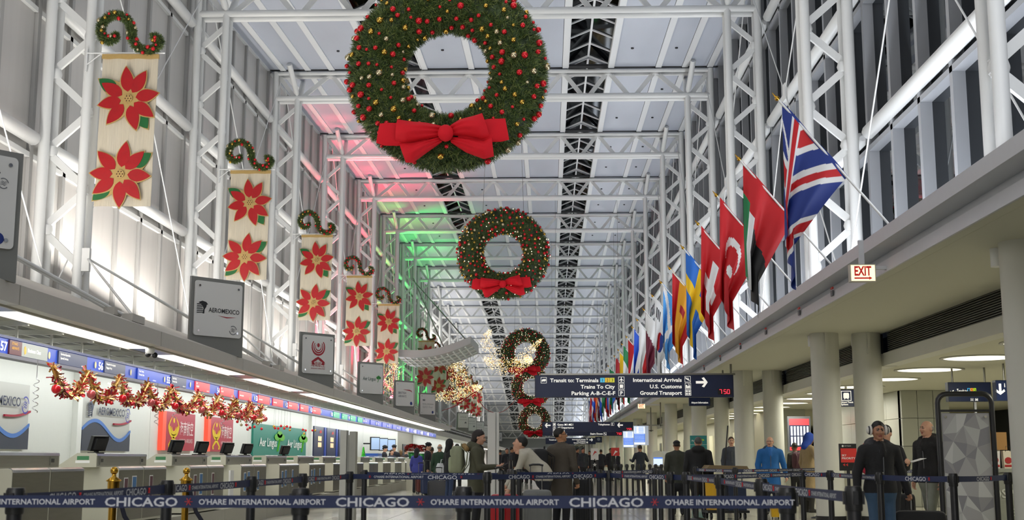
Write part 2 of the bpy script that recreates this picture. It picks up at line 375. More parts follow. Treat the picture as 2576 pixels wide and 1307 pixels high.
# ---- portals: twin tube trusses
def portal(k):
    Yk = YK(k); z = ZB[k]; GAP = .42; R = 8 if k < 6 else 6
    ordn = ORD[k+1]
    o = empty('portal_frame', (-2.03, Yk, 0), label=f'white tubular steel roof truss on paired lattice legs, {ordn} of the row along the hall', cat='truss', group='steel portal frames')
    lz, rzb = 4.05, 3.3
    for x, r, zl in ((XL, .095, lz), (XLO, .11, lz+.25), (XR, .095, rzb), (XRO, .11, rzb)):
        out = x in (XLO, XRO); zt = z+.98
        b = MB(); b.tube((x, Yk, zl), (x, Yk, zt if out else z), r, n=R+2); b.build('leg', WHITE, o)
        b = MB(); b.tube((x, Yk+GAP, zl), (x, Yk+GAP, zt if out else z), r*.9, n=R); b.build('leg', WHITE, o)
    for y in (Yk, Yk+GAP):
        b = MB(); b.tube((XLO, y, z), (XRO, y, z), .095, n=R+2); b.build('bottom_chord', WHITE, o)
        b = MB(); b.tube((XLO, y, z+.93), (XRO, y, z+.93), .075, n=R); b.build('top_chord', WHITE, o)
    ym = Yk+GAP/2
    tops = [XLO, -7.93, -6.25, -4.55, -2.85, -1.15, .55, 2.2, 3.9, XRO]
    bots = [XL] + [(a+c)/2 for a, c in zip(tops[1:-2], tops[2:-1])] + [XR]
    w = MB(); g = MB()
    for i, xb in enumerate(bots):
        for xt in (tops[i], tops[i+1]):
            dx = .12 if xt > xb else -.12
            q = MB() if k < 4 else w
            q.bar((xb+dx, ym, z+.06), (xt-dx*.6, ym, z+.88), .15, .075, up=(0, 1, 0))
            if k < 4: q.build('web_brace', WHITE, o)
        g.lathe([(.17, 0), (.17, .05)], (xb, ym, z+.02), 12)
    for xt in tops[1:-1]: g.lathe([(.16, 0), (.16, .05)], (xt, ym, z+.82), 12)
    # zigzag lacing between the legs
    for xi, xo, zl in ((XL, XLO, lz), (XR, XRO, rzb)):
        zc = z-.25; i = 0
        while zc-.74 > zl+.1:
            a, c = (xi, xo) if i % 2 == 0 else (xo, xi)
            q = MB() if k < 6 else w
            q.bar((a, ym, zc), (c, ym, zc-.74), .14, .075, up=(0, 1, 0))
            if k < 6: q.build('lacing_bar', WHITE, o)
            g.lathe([(.10, -.1), (.13, 0), (.10, .1)], (c+(.07 if c < a else -.07), ym, zc-.78), 8)
            zc -= .79; i += 1
    if w.v: w.build('lacing', WHITE, o, kind='stuff')
    g.build('gusset_plates', WHITE, o, kind='stuff')
    for x, dx in ((XL, -.1), (XR, .1)):
        for s_ in (-1, 1):
            y1 = Yk+s_*1.05 + (GAP if s_ > 0 else 0); y0 = Yk if s_ < 0 else Yk+GAP
            b = MB(); b.path([(x, y0, z+.1), (x+dx*.15, y0+s_*.1, z+.18), (x+dx, y1, rz(x, y1)-.07)], [.05, .10, .10], 10); b.build('strut', WHITE, o)
    # slim tie rods
    for s_, x in ((1, XLO+.25), (-1, XRO-.25)):
        if k < 8:
            nd = (x, Yk+5.2, 9.75); z2 = ZB[k+1]
            for q in ((x, Yk+.5, z+.5), (x, Yk+9.7, z2+.5), (x, Yk+.5, 4.7), (x, Yk+9.7, 4.7)): b = MB(); b.tube(nd, q, .016, n=6); b.build('tie_rod', WHITE, o)
            b = MB(); b.box(x-.03, x+.03, Yk+5.05, Yk+5.35, 9.55, 9.95); b.build('clevis', WHITE, o)
    return o
for k in range(-1, KMAX+1): portal(k)
# ---- ticket canopy
CZ = 2.84; SL = .364
def cz(x): return 3.06+SL*(-5.8-x)
cn = empty('canopy_roof', kind='structure')
YC0, YC1 = 9, 73.5
pan = [(-5.8, CZ), (-5.8, 3.06), (-6.45, cz(-6.45)), (-6.45, cz(-6.45)-.1), (-5.95, CZ)]
def along(poly, y0, y1, mb, mi=0):
    mb.prism([(p[0], p[1]) for p in poly], (0, y0, 0), (1, 0, 0), (0, 0, 1), (0, y1-y0, 0), mi)
n = int((YC1-YC0)/5); js = [8.36+5.05*i for i in range(14)]
for a, c in zip(js, js[1:]):
    b = MB(); along(pan, a+.012, c-.012, b); b.build('fascia_panel', FASCL, cn)
    b = MB(); b.add([(-6.45, a, cz(-6.45)), (-6.45, c, cz(-6.45)), (-10.1, c, cz(-10.1)), (-10.1, a, cz(-10.1)), (-6.45, a, cz(-6.45)-.12), (-6.45, c, cz(-6.45)-.12), (-10.1, c, cz(-10.1)-.12), (-10.1, a, cz(-10.1)-.12)],
        [(0,1,2,3),(7,6,5,4),(0,4,5,1),(1,5,6,2),(2,6,7,3),(3,7,4,0)]); b.build('roof_panel', FASCL, cn)
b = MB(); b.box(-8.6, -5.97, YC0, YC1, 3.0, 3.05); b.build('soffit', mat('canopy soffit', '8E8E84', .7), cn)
# open grid below the soffit
GRID = mat('grid white', 'DEDED6', .5)
for i in range(9):
    x = -6.5-.24*i; b = MB(); b.box(x-.02, x+.02, YC0, YC1, 2.86, 2.93); b.build('grid_slat', GRID, cn)
for i in range(58):
    y = YC0+.6+1.11*i; b = MB(); b.box(-8.5, -6.42, y-.025, y+.025, 2.80, 2.86); b.build('grid_rib', GRID, cn)
# lamp strip along the fascia
y = YC0+.2; i = 0
while y < YC1-1.3:
    b = MB(); b.box(-6.38, -6.02, y, y+1.17, 2.835, 2.875, 1 if i % 5 == 3 and y < 35 else 0); b.build('lamp_panel', [LAMP, mat('unlit louvre', '9A9FA4', .3)], cn); y += 1.2; i += 1
b = MB(); b.box(-6.42, -6.39, YC0, YC1, 2.82, 2.95); b.box(-6.01, -5.97, YC0, YC1, 2.82, 2.9); b.build('lamp_channel', FASCL, cn)
# canopy end and the walkway beyond with handrails
b = MB(); b.box(-10.1, -6.3, YC1, YC1+5, 3.0, 3.25); b.box(-10.1, -7.2, YC1+5, 215, 2.7, 3.05); b.build('end_slab', FASCL, cn)
# ---- wall behind the counters
wd = empty('wall_counter', kind='structure')
DW = mat('desk wall white', 'D9DBD6', .45, noise=.02)
XD = -8.5
for y0, y1 in [(9+i*4.386, 13.386+i*4.386) for i in range(14)]:
    b = MB(); b.box(XD-.1, XD, y0+.01, y1-.01, 0, 2.98); b.build('wall_panel', DW, wd)
b = MB(); b.box(XD-.12, XD-.02, 70.4, 78.5, 0, 2.9); b.build('wall_panel', mat('taupe wall', '8B877C', .6), wd)
b = MB(); b.box(XD-.02, XD+.02, 72.8, 75, .0, 2.05); b.build('doorway', DARK, wd)
b = MB(); b.box(XD-.1, XD, 78.5, 150, 0, 2.9); b.build('wall_panel', DW, wd)
for y in (22.15, 44.3):
    b = MB(); b.box(XD, XD+.1, y, y+.22, 0, 2.95); b.build('pilaster', mat('pilaster white', 'E2E3DF', .4), wd)
# ---- concourse side: fascia, soffit, grille, beam, lower ceiling
tr = empty('trim_1', kind='structure')
prof = [(4.1, 3.81), (4.1, 3.98), (5.6, 4.02), (5.6, 3.92), (4.48, 3.78), (4.268, 3.5), (4.24, 3.5), (4.26, 3.66), (4.36, 3.79)]
js = [5+i*4.9 for i in range(44)]
for i, (a, c) in enumerate(zip(js, js[1:])):
    b = MB(); along(prof, a, c, b); b.build('fascia_panel', FASC, tr)
b = MB()
for i in range(7):
    y = 18.55+i*2.5+max(0, i-1)*.8; b.box(4.225, 4.245, y, y+.13, 3.58, 3.66, 0); b.box(4.225, 4.245, y, y+.13, 3.68, 3.71, 1)
b.build('bay_marker', [mat('marker grey', '55575C', .5), REDTX], tr)
cc = empty('ceiling_concourse', kind='structure')
b = MB(); b.box(4.408, 6.25, -2, 222, 3.503, 3.6); b.build('soffit_panel', SOFF, cc)
b = MB(); b.box(4.27, 4.40, -2, 222, 3.5, 3.56); b.build('soffit_edge', SOFF, cc)
b = MB(); b.box(4.40, 4.408, -2, 222, 3.515, 3.6); b.build('shadow_gap', DARK, cc)
GRL = mat('vent grille', '3A3B36', .6)
for i in range(16):
    y0 = 3.5+i*10+.32
    b = MB(); b.box(6.30, 6.34, y0, y0+9.36, 3.12, 3.52); b.build('vent_backing', GRL, cc)
    b = MB()
    for j in range(11): b.box(6.25, 6.30, y0, y0+9.36, 3.13+j*.035, 3.145+j*.035)
    b.build('vent_grille', mat('grille slat', '5C5D55', .5), cc)
    b = MB(); b.box(6.22, 6.5, y0-.3, y0+9.6, 2.89, 3.12); b.build('beam', CREAM, cc)
b = MB(); b.box(6.5, 30, -2, 222, 2.9, 3.0); b.build('ceiling_panel', SOFF, cc)
for i in range(14):
    y = 15.85+i*2.9
    o = MB(); o.lathe([(.60, -.012), (.60, .0)], (7.4, y, 2.9), 40, 0); o.build('round_lamp', LAMPW, cc)
    o = MB(); o.lathe([(.60, -.02), (.66, -.02), (.66, 0), (.60, 0)], (7.4, y, 2.9), 40, 0, caps=False); o.build('lamp_ring', CREAM, cc)
b = MB()
for i in range(8):
    for x in (4.9, 5.6): b.box(x-.09, x+.09, 13.0+i*3.4, 13.03+i*3.4, 3.505, 3.52)
b.build('soffit_slots', DARK, cc, kind='stuff')
# round columns under the portals, in pairs
for k in range(-1, 16):
    for j, x in enumerate((5.17, 5.95)):
        o = empty('column', (x, YK(k), 0), kind='structure')
        b = MB(); b.lathe([(.262, .15), (.262, 3.51)], (x, YK(k), 0), 28); b.build('shaft', CREAM, o)
        b = MB(); b.lathe([(.278, 0), (.278, .15)], (x, YK(k), 0), 28); b.build('base', BLACK, o)
        if k < 3: b = MB(); b.box(x-.05, x+.0, YK(k)-.3, YK(k)-.26, 3.1, 3.5); b.build('conduit', CREAM, o)
# core walls deeper in the concourse
wc = empty('wall_concourse', kind='structure')
TILEW = mat('pale wall panel', 'AEB0A4', .35, noise=.03)
def panels(x0, x1, y0, y1, zs, nx, face):
    for i in range(nx):
        for a, c in zip(zs, zs[1:]):
            b = MB()
            if face == 'y': w = (x1-x0)/nx; b.box(x0+i*w+.006, x0+(i+1)*w-.006, y0, y0+.12, a+.006, c-.006)
            else: w = (y1-y0)/nx; b.box(x0, x0+.12, y0+i*w+.006, y0+(i+1)*w-.006, a+.006, c-.006)
            b.build('wall_panel', TILEW, wc)
Zs = [0, .75, 1.5, 2.2, 2.9]
panels(8.9, 10.1, 32.0, 0, Zs, 3, 'y'); panels(8.9, 0, 32.13, 40, Zs, 6, 'x')
b = MB(); b.box(8.9, 10.1, 32.12, 32.3, 0, 2.9); b.build('wall_core', DARK, wc)
b = MB(); b.box(10.1, 24, 46, 46.3, 0, 2.9); b.build('wall_panel', mat('lit ochre wall', 'B9B282', .6), wc)
for i in range(8):
    b = MB(); b.box(10.3+i*1.1, 10.36+i*1.1, 34, 34.08, 0, 2.9); b.build('glazing_post', MULL, wc)
b = MB(); b.box(8.9, 10.5, 40.0, 40.12, 0, 2.9); b.build('wall_panel', TILEW, wc)
b = MB(); b.box(7.9, 8.9, 44, 44.1, 0, 2.9); b.build('wall_panel', TILEW, wc)
b = MB(); b.box(7.9, 8.0, 44, 150, 0, 2.9); b.build('wall_panel', mat('concourse cream wall', 'B7B39C', .6), wc)
for i in range(22):
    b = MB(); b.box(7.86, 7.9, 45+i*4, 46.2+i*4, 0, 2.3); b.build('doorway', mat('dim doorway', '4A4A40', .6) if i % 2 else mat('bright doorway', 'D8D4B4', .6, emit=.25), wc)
# ------------------------------------------------------------------ wreaths
GRN = [mat('fir green', '3A4D26', .6), mat('fir dark green', '26361C', .6), mat('fir light green', '5A6C38', .6)]
NEED = [mat('needle green', '566B35', .5), mat('needle dark', '384D26', .5), mat('needle light', '87914F', .45)]
RED_O = mat('red ornament', 'D01F2A', .16, .35); GOLD_O = mat('gold ornament', 'C9A24A', .18, .9); CHAM_O = mat('champagne ornament', 'C9BC9A', .2, .8)
VEL = mat('red velvet', 'D4001C', .85, noise=.10, nscale=60)
SPARK = mat('white twinkle', 'FFF1CC', .5, emit=2.2)
def orn_mesh(name, mt):
    b = MB(); n = 8
    b.ball((0, 0, 0), 1, 12, 8, 0); b.lathe([(.22, .93), (.22, 1.15), (.1, 1.2)], (0, 0, 0), 8, 1)
    o = b.build(name, [mt, BRASS], local=True); me = o.data; bpy.data.objects.remove(o); return me
ORN = [orn_mesh('ornament', x) for x in (RED_O, GOLD_O, CHAM_O)]
def needles(b, c, n, L, w, up, mi0=0):
    """a sprig: n thin blades fanning out round the direction up"""
    up = up.normalized(); x = up.orthogonal().normalized(); y = up.cross(x)
    for i in range(n):
        a = random.random()*2*PI; t = .35+random.random()*.8
        d = (up*math.cos(t) + (x*math.cos(a)+y*math.sin(a))*math.sin(t))
        q = d.cross(up).normalized()*w if abs(d.dot(up)) < .99 else x*w
        l = L*(.7+.6*random.random()); m = mi0+random.choice((0, 0, 1, 1, 2))
        b.add([c-q, c+q, c+d*l+q*.25, c+d*l-q*.25], [(0, 1, 2, 3)], m)
def tpt(R, r, a, t, yd=1.): return V((R+r*math.cos(t))*math.cos(a), -r*yd*math.sin(t), (R+r*math.cos(t))*math.sin(a))
RW, rW = 1.46, .60
def wreath_parts(root, density, balls, single, twinkle):
    b = MB(); b.grid(64, 20, lambda u, v: tpt(RW*(1+.012*math.sin(23*u*PI)), (rW-.09)*(1+.05*math.sin(u*61)*math.cos(v*37)), u*2*PI, v*2*PI), mf=lambda u, v: random.choice((0, 1, 1)))
    b.build('foliage_core', GRN, root, local=True)
    b = MB()
    for i in range(density):
        a = random.random()*2*PI; t = random.random()*2*PI
        if math.sin(t) < -.35: continue
        p = tpt(RW, rW-.10, a, t); n = p - tpt(RW, 0, a, 0)
        needles(b, p, 8, .13, .0075, n + V(random.uniform(-.3, .3), -.1, random.uniform(-.3, .3)))
    b.build('needles', NEED, root, local=True, kind='stuff')
    j = MB()
    k = 0; used = []; tries = 0
    while k < balls and tries < 20000:
        tries += 1; a = random.random()*2*PI; t = random.uniform(.0, PI)
        if math.sin(t) < .12: continue
        q = tpt(RW, rW, a, t)
        if any((q-w).length < .155 for w in used): continue
        if -2.15 < a-2*PI < -1.0 and random.random() < .85: continue
        p = tpt(RW, rW+.01, a, t); r = random.choice((.034, .042, .048, .052, .060, .068)); c = random.choice((0, 0, 0, 0, 0, 1, 1, 2, 2))
        if single: inst(ORN[c], 'ornament', p, root, (random.random(), random.random(), random.random()), r)
        else: j.ball(p, r*1.1, 8, 5, c)
        k += 1; used.append(q)
    if j.v: j.build('ornaments', [RED_O, GOLD_O, CHAM_O], root, local=True, kind='stuff')
    if twinkle:
        j = MB()
        for i in range(twinkle):
            a = random.random()*2*PI; t = random.uniform(.1, PI-.1); j.ball(tpt(RW, rW+.03, a, t), .022, 5, 3)
        j.build('twinkle_lights', SPARK, root, local=True, kind='stuff')
    # velvet bow
    bow = empty('bow'); bow.parent = root
    yb = -rW-.06
    def loop(name, top, bot, bulge, fold=.035, dy=0.):
        """a puffed ribbon loop between an upper and a lower edge (lists of points, knot side last)"""
        def edge(E, u):
            s = u*(len(E)-1); i = min(int(s), len(E)-2); f = s-i; return V(*E[i])*(1-f)+V(*E[i+1])*f
        def fn(u, v):
            p = edge(top, u)*(1-v)+edge(bot, u)*v; k = math.sin(PI*v)**.6*math.sin(PI*min(1, .12+u*.9))**.7
            return V(p.x, yb+dy-bulge*k - fold*1.3*math.sin(v*21+u*3)*u*u*(1.001-u)**.35, p.y)
        g = MB(); g.grid(20, 16, fn); g.grid(20, 16, lambda u, v: (lambda q, p: V(q.x, yb+dy+.08-(0.02 if 0 < v < 1 else .08), q.z))(fn(u, v), 0))
        o = g.build(name, VEL, bow, local=True); return o
    S = 2.13/270.
    def P(x, y): return ((x-1126)*S, -(y-185)*S)
    def poly(*a): return [V(*P(x, y), 0) for x, y in a]
    loop('ribbon_tail', poly((963, 338), (985, 336), (1010, 337), (1090, 350)), poly((955, 388), (975, 395), (1012, 396), (1090, 385)), .06, 0, .03)
    loop('ribbon_tail', poly((1278, 327), (1260, 328), (1235, 328), (1160, 345)), poly((1288, 382), (1270, 387), (1240, 388), (1160, 380)), .06, 0, .03)
    loop('bow_loop', poly((1008, 328), (1040, 334), (1080, 338), (1122, 347)), poly((1004, 385), (1030, 390), (1055, 386), (1118, 372)), .27, .05)
    loop('bow_loop', poly((1012, 388), (1050, 388), (1075, 384), (1120, 372)), poly((1030, 439), (1048, 440), (1085, 412), (1120, 386)), .22, .05, .02)
    loop('bow_loop', poly((1220, 314), (1195, 322), (1165, 330), (1136, 348)), poly((1240, 375), (1220, 382), (1185, 374), (1140, 370)), .28, .05)
    loop('bow_loop', poly((1244, 374), (1225, 386), (1190, 378), (1140, 374)), poly((1250, 425), (1225, 432), (1180, 414), (1142, 388)), .20, .05, .02)
    g = MB(); x, z = P(1130, 368); g.ball((x, yb-.09, z), (.155, .13, .17), 16, 10); g.build('knot', VEL, bow, local=True)
    for s_ in (-.9, .9):
        g = MB(); g.tube((s_, 0, RW+.45), (s_*.8, .1, RW+6.0), .008, n=4); g.build('hanging_wire', STEEL, root, local=True)
WR = [(-2.04, 24.5, 8.94, 'large fir wreath with red velvet bow hanging in front of all the others'),
      (-1.99, 54.2, 10.11, 'fir wreath with red bow and dense red and gold baubles, second hanging down the hall'),
      (-1.93, 102.5, 9.81, 'fir wreath behind the string-light dove, its red bow above the blue terminal sign'),
      (-1.78, 126., 8.34, 'fir wreath just below and behind the one with the dove'),
      (-1.82, 156., 5.87, 'fir wreath with white twinkle lights just above the gates sign')]
protoW = None
for i, (x, y, z, lab) in enumerate(WR):
    if i == 0:
        o = empty('christmas_wreath', (x, y, z), 0, lab, 'wreath', 'christmas wreaths'); wreath_parts(o, 11000, 215, True, 0)
    elif i == 1:
        o = empty('christmas_wreath', (x, y, z), 0, lab, 'wreath', 'christmas wreaths'); wreath_parts(o, 5000, 260, False, 60); o.rotation_euler = (0, 0, -.03); protoW = o
    else:
        if i == 2:
            o = empty('christmas_wreath', (x, y, z), 0, lab, 'wreath', 'christmas wreaths'); wreath_parts(o, 2600, 230, False, 170); protoW = o
        else:
            o = copy_tree(protoW); o['label'] = lab; o.location = (x, y, z)
# ------------------------------------------------------------------ poinsettia banners on the ticket-side legs
CLOTH = mat('ivory satin', 'CFC5B0', .3, noise=.22, nscale=6, stretch=(9, 1, .35), bump=.5)
PETAL = mat('red satin', 'A80C16', .33, noise=.16, nscale=9, bump=.2); LEAFM = mat('green satin', '1C6230', .3, noise=.16, nscale=9, bump=.2)
def petal_poly(L, W, n=9, shift=0.):
    top = []; bot = []
    for i in range(n+1):
        t = i/n; w = W*math.sin(PI*min(1, t**.85*1.0))**.8*(1-.25*t)
        top.append((t*L, w+shift*t)); bot.append((t*L, -w+shift*t))
    return top + bot[-2:0:-1]
def flower(name, root, cx, cz, R, rot, leaves, y):
    f = MB(); parts = []
    n = 8
    for i in range(n):
        a = rot+2*PI*i/n+.09*math.sin(i*2.3); L = R*(.97+.13*abs(math.sin(a))); o = (cx+.05*math.cos(a), y-.004*i*.4, cz+.05*math.sin(a)); ux = (math.cos(a), 0, math.sin(a)); uy = (-math.sin(a), 0, math.cos(a))
        f.prism(petal_poly(L, R*.30), o, ux, uy, (0, .012, 0))
        o2 = (cx+.145*math.cos(a), y-.014-.0016*i, cz+.145*math.sin(a)); parts.append(('petal', PETAL, petal_poly(L-.125, R*.235), o2, ux, uy))
    for a in leaves:
        ux = (math.cos(a), 0, math.sin(a)); uy = (-math.sin(a), 0, math.cos(a))
        f.prism(petal_poly(R*1.30, R*.34), (cx, y+.006, cz), ux, uy, (0, .012, 0))
        parts.append(('leaf', LEAFM, petal_poly(R*.74, R*.26), (cx+R*.50*math.cos(a), y-.006, cz+R*.50*math.sin(a)), ux, uy))
    f.lathe([(.085, 0), (.085, .01)], (0, 0, 0), 14); 
    for v in range(len(f.v)-56, len(f.v)):
        p = f.v[v]; f.v[v] = (cx+p[0], y-.02-p[2], cz+p[1])
    fo = f.build(name, GOLD, root, local=True)
    for nm, mt, pl, o, ux, uy in parts:
        q = MB(); q.prism(pl, o, ux, uy, (0, .01, 0)); q.build(nm, mt, fo, local=True)
    q = MB()
    for i in range(7):
        a = i*PI/3; r = .055 if i < 6 else 0
        q.ball((cx+r*math.cos(a), y-.035, cz+r*math.sin(a)), .013, 6, 4)
    q.build('flower_center', mat('bead brown', '5A2A20', .4), fo, local=True)
def garland_curve():
    """scroll above the bracket: a spiral, a long drop and a small up-curl"""
    pts = [V(.30, 0, .335), V(.33, 0, .27), V(.22, 0, .215), V(.10, 0, .26), V(.03, 0, .40), V(.05, 0, .56), V(.17, 0, .70), V(.34, 0, .74), V(.50, 0, .68), V(.60, 0, .56), V(.65, 0, .42), V(.66, 0, .28), V(.73, 0, .13), V(.85, 0, .03), V(1.0, 0, .0), V(1.15, 0, .05), V(1.22, 0, .17), V(1.16, 0, .27), V(1.05, 0, .26)]
    out = []
    for i in range(len(pts)-1):
        p0 = pts[max(0, i-1)]; p1 = pts[i]; p2 = pts[i+1]; p3 = pts[min(len(pts)-1, i+2)]
        for t in (0, .33, .66): out.append(.5*((2*p1)+(p2-p0)*t+(2*p0-5*p1+4*p2-p3)*t*t+(3*p1-p0-3*p2+p3)*t**3))
    return out+[pts[-1]]
def banner(root):
    W, H = 1.10, 3.0
    b = MB(); b.grid(22, 24, lambda u, v: V(u*W-.03*v, .018*math.sin(u*17+v*2)+.012*math.sin(v*9), -H*v+.0)); b.grid(22, 24, lambda u, v: V((1-u)*W-.03*v, .018*math.sin((1-u)*17+v*2)+.012*math.sin(v*9)+.008, -H*v)); b.build('banner_cloth', CLOTH, root, local=True)
    b = MB(); b.box(-.01, W+.01, -.03, .03, -.04, .05); b.build('top_hem', GOLD, root, local=True)
    b = MB(); b.tube((-.32, .0, .08), (W+.12, 0, .08), .016, n=6); b.tube((-.32, 0, -.16), (-.02, 0, .08), .012, n=6); b.tube((-.32, 0, -.3), (-.32, 0, .16), .02, n=6); b.build('bracket', WHITE, root, local=True)
    flower('poinsettia', root, .56, -.87, .58, .20, (2.55, -.98), -.05)
    flower('poinsettia', root, .47, -2.38, .58, -.06, (.62, -2.35), -.05)
def scroll(root, single):
    C = garland_curve(); b = MB(); b.path(C, .058, 7, 1); b.build('garland_core', GRN, root, local=True)
    b = MB()
    for i in range(0, len(C)-1):
        d = (C[i+1]-C[i]); q = d.orthogonal().normalized(); r = d.cross(q).normalized()
        for j in range(34 if single else 16):
            a = random.random()*2*PI; n = q*math.cos(a)+r*math.sin(a); needles(b, C[i]+d*random.random()+n*.045, 6, .07, .006, n)
    b.build('needles', NEED, root, local=True, kind='stuff')
    j = MB()
    for i in range(30):
        s = (i+.5)/30*(len(C)-1.01); k = int(s); p = C[k]+(C[k+1]-C[k])*(s-k); a = random.uniform(.4, PI-.4)
        d = (C[k+1]-C[k]).normalized(); n = V(d.z, 0, -d.x)*math.cos(a)+V(0, -1, 0)*math.sin(a); c = random.choice((0, 0, 0, 1, 2)); r = random.choice((.028, .036, .042))
        if single: inst(ORN[c], 'ornament', p+n*.095, root, (random.random(), 0, random.random()), r)
        else: j.ball(p+n*.095, r*1.05, 7, 5, c)
    if j.v: j.build('ornaments', [RED_O, GOLD_O, CHAM_O], root, local=True, kind='stuff')
GB, GS = 'poinsettia banners along the ticket side', 'scroll garlands above the banners'
bp = sp = sp2 = None
for n, k in enumerate([0, 1, 2, 3, 4, 6, 7, 8, 9, 10, 11, 12]):
    o = empty('poinsettia_banner') if bp is None else copy_tree(bp)
    if bp is None: banner(o); bp = o
    o.location = (-8.76, YK(k)-.14, 9.0); o.rotation_euler = (0, 0, .03)
    put(o, f'ivory banner with two red poinsettias hung from white lattice legs, {ORD[n]} of the row', 'banner', GB)
    if n < 3:
        o = empty('scroll_garland') if sp is None else copy_tree(sp)
        if sp is None: scroll(o, True); sp = o
    else:
        o = empty('scroll_garland') if sp2 is None else copy_tree(sp2)
        if sp2 is None: scroll(o, False); sp2 = o
    o.location = (-8.86, YK(k)-.14, 9.12)
    put(o, f'scroll-shaped fir garland with red and gold baubles above poinsettia banner, {ORD[n]} of the row', 'garland', GS)
# ------------------------------------------------------------------ flags on slanted poles
FC = {c: mat('flag '+c, h, .65, noise=.05, nscale=5) for c, h in dict(red='B90A16', white='E2E2E2', blue='16307E', black='161618', green='1C7A48', yellow='EBBE10', sky='1F66C0', orange='E36A20', maroon='6A1A34', royal='2456C8', crimson='9C0A18', lightblue='4C9BE0', gold='D8960F').items()}
def fl_uk(u, v):
    """the union crosses as they lie on a flag gathered along its pole"""
    if u < .16: return ('red' if abs(v-.5) < .07 else ('white' if abs(v-.5) < .13 else ('white' if abs(v-.16-u) < .03 else 'blue')))
    if u < .30: return ('white', 'red', 'red', 'white')[min(3, int((u-.16)/.035))]
    w = u+1.3*v
    if w > 1.06: return 'blue' if w < 1.45 else ('white' if w < 1.52 or 1.66 < w < 1.72 else ('red' if w < 1.66 else 'blue'))
    if w < .30: return 'blue'
    if w < .37: return 'white'
    if w < .55: return 'red'
    if w < .62: return 'white'
    if w < .82: return 'blue'
    if w < .90: return 'white'
    return 'red' if w < .99 else 'white'
def hs(*c): return lambda u, v: c[min(len(c)-1, int(u*len(c)))]
def vs_(*c): return lambda u, v: c[min(len(c)-1, int(v*len(c)))]
def cross(bg, fg, cx, w, l=9, wv=None): return lambda u, v: fg if (abs(u-.5) < w and abs(v-cx) < l) or (abs(v-cx) < (wv or w) and abs(u-.5) < l) else bg
def turkey(u, v):
    x, y = (v-.36)*1.5, u-.5
    if x*x+y*y < .062 and (x-.07)**2+y*y > .040: return 'white'
    return 'white' if (v*1.5-.78)**2+y*y < .008 else 'red'
def korea(u, v):
    x, y = (v-.5)*1.5, u-.5
    if x*x+y*y < .05: return 'red' if y < .04*math.sin(x*14) else 'blue'
    for a, b in ((-.48, -.3), (.48, .3), (-.48, .3), (.48, -.3)):
        if abs(x-a) < .12 and abs(y-b) < .1 and int((y-b+.1)/.034) % 2 == 0: return 'black'
    return 'white'
def spain(u, v): return 'crimson' if (abs(u-.5) < .11 and abs(v-.34) < .05) else ('red' if u < .25 or u > .75 else 'gold')
def uae(u, v):
    if u < .20: return 'red' if v < .26 else 'green'
    if u < .34: return 'red' if v < .34 else 'white'
    return 'red' if v < .40+.10*u else 'black'
def saltire(u, v): return 'white' if abs(abs(v-.5)-abs(u-.5)) < .09 else 'lightblue'
def qatar(u, v): return 'white' if v < .32+.05*abs(((u*9) % 1)-.5) else 'maroon'
FLAGS = [(15.5, 'flag with the red white and blue union crosses', fl_uk, 'blue'), (18.75, 'flag with red hoist beside green white and black bands', uae, 'red'), (21.4, 'red flag with white crescent and star', turkey, 'red'),
    (24.1, 'red flag with a square white cross', cross('red', 'white', .5, .1, .3, .08), 'red'), (26.9, 'blue flag with a yellow cross', cross('sky', 'yellow', .38, .09), 'sky'), (29.9, 'red and golden yellow banded flag with a small crest', spain, 'gold'),
    (32.3, 'light blue flag with white diagonal cross', saltire, 'lightblue'), (35.0, 'white flag with red and blue roundel and black bars', korea, 'white'), (38.3, 'white and maroon flag with a jagged edge', qatar, 'white'), (41.2, 'flag of white over red', hs('white', 'red'), 'white'),
    (43.6, 'flag of blue white and blue bands', hs('royal', 'white', 'royal'), 'royal'), (47.0, 'flag of red white and blue bands', hs('red', 'white', 'royal'), 'red'), (50.0, 'flag of green white and green upright bands', vs_('green', 'white', 'green'), 'green'), (52.7, 'flag of yellow green and red bands', hs('yellow', 'green', 'red'), 'yellow'),
    (55.9, 'plain looking red and black flag', hs('crimson', 'black', 'crimson'), 'crimson'), (61.8, 'teal green flag', hs('green', 'green', 'sky'), 'green'), (64.9, 'flag of blue and white with a red corner', hs('royal', 'white', 'red'), 'royal'), (67.9, 'red flag with green edge', hs('green', 'red', 'red'), 'green'),
    (71, 'dark green flag with white stripe', hs('green', 'green', 'white'), 'green'), (74.2, 'flag of white and royal blue halves', vs_('white', 'royal'), 'white'), (77.4, 'maroon flag with a thin white band', cross('maroon', 'white', .5, .08), 'maroon'), (80.6, 'flag of orange white and green bands', hs('orange', 'white', 'green'), 'orange'),
    (84, 'flag of red blue and red upright bands', vs_('red', 'royal', 'red'), 'red'), (87.6, 'white flag with a blue cross', cross('white', 'royal', .35, .1), 'white'), (91.2, 'scarlet flag with a white bar', cross('red', 'white', .6, .07, .2), 'red'), (95.2, 'blue flag with narrow union crosses, farther along the row', fl_uk, 'blue')]
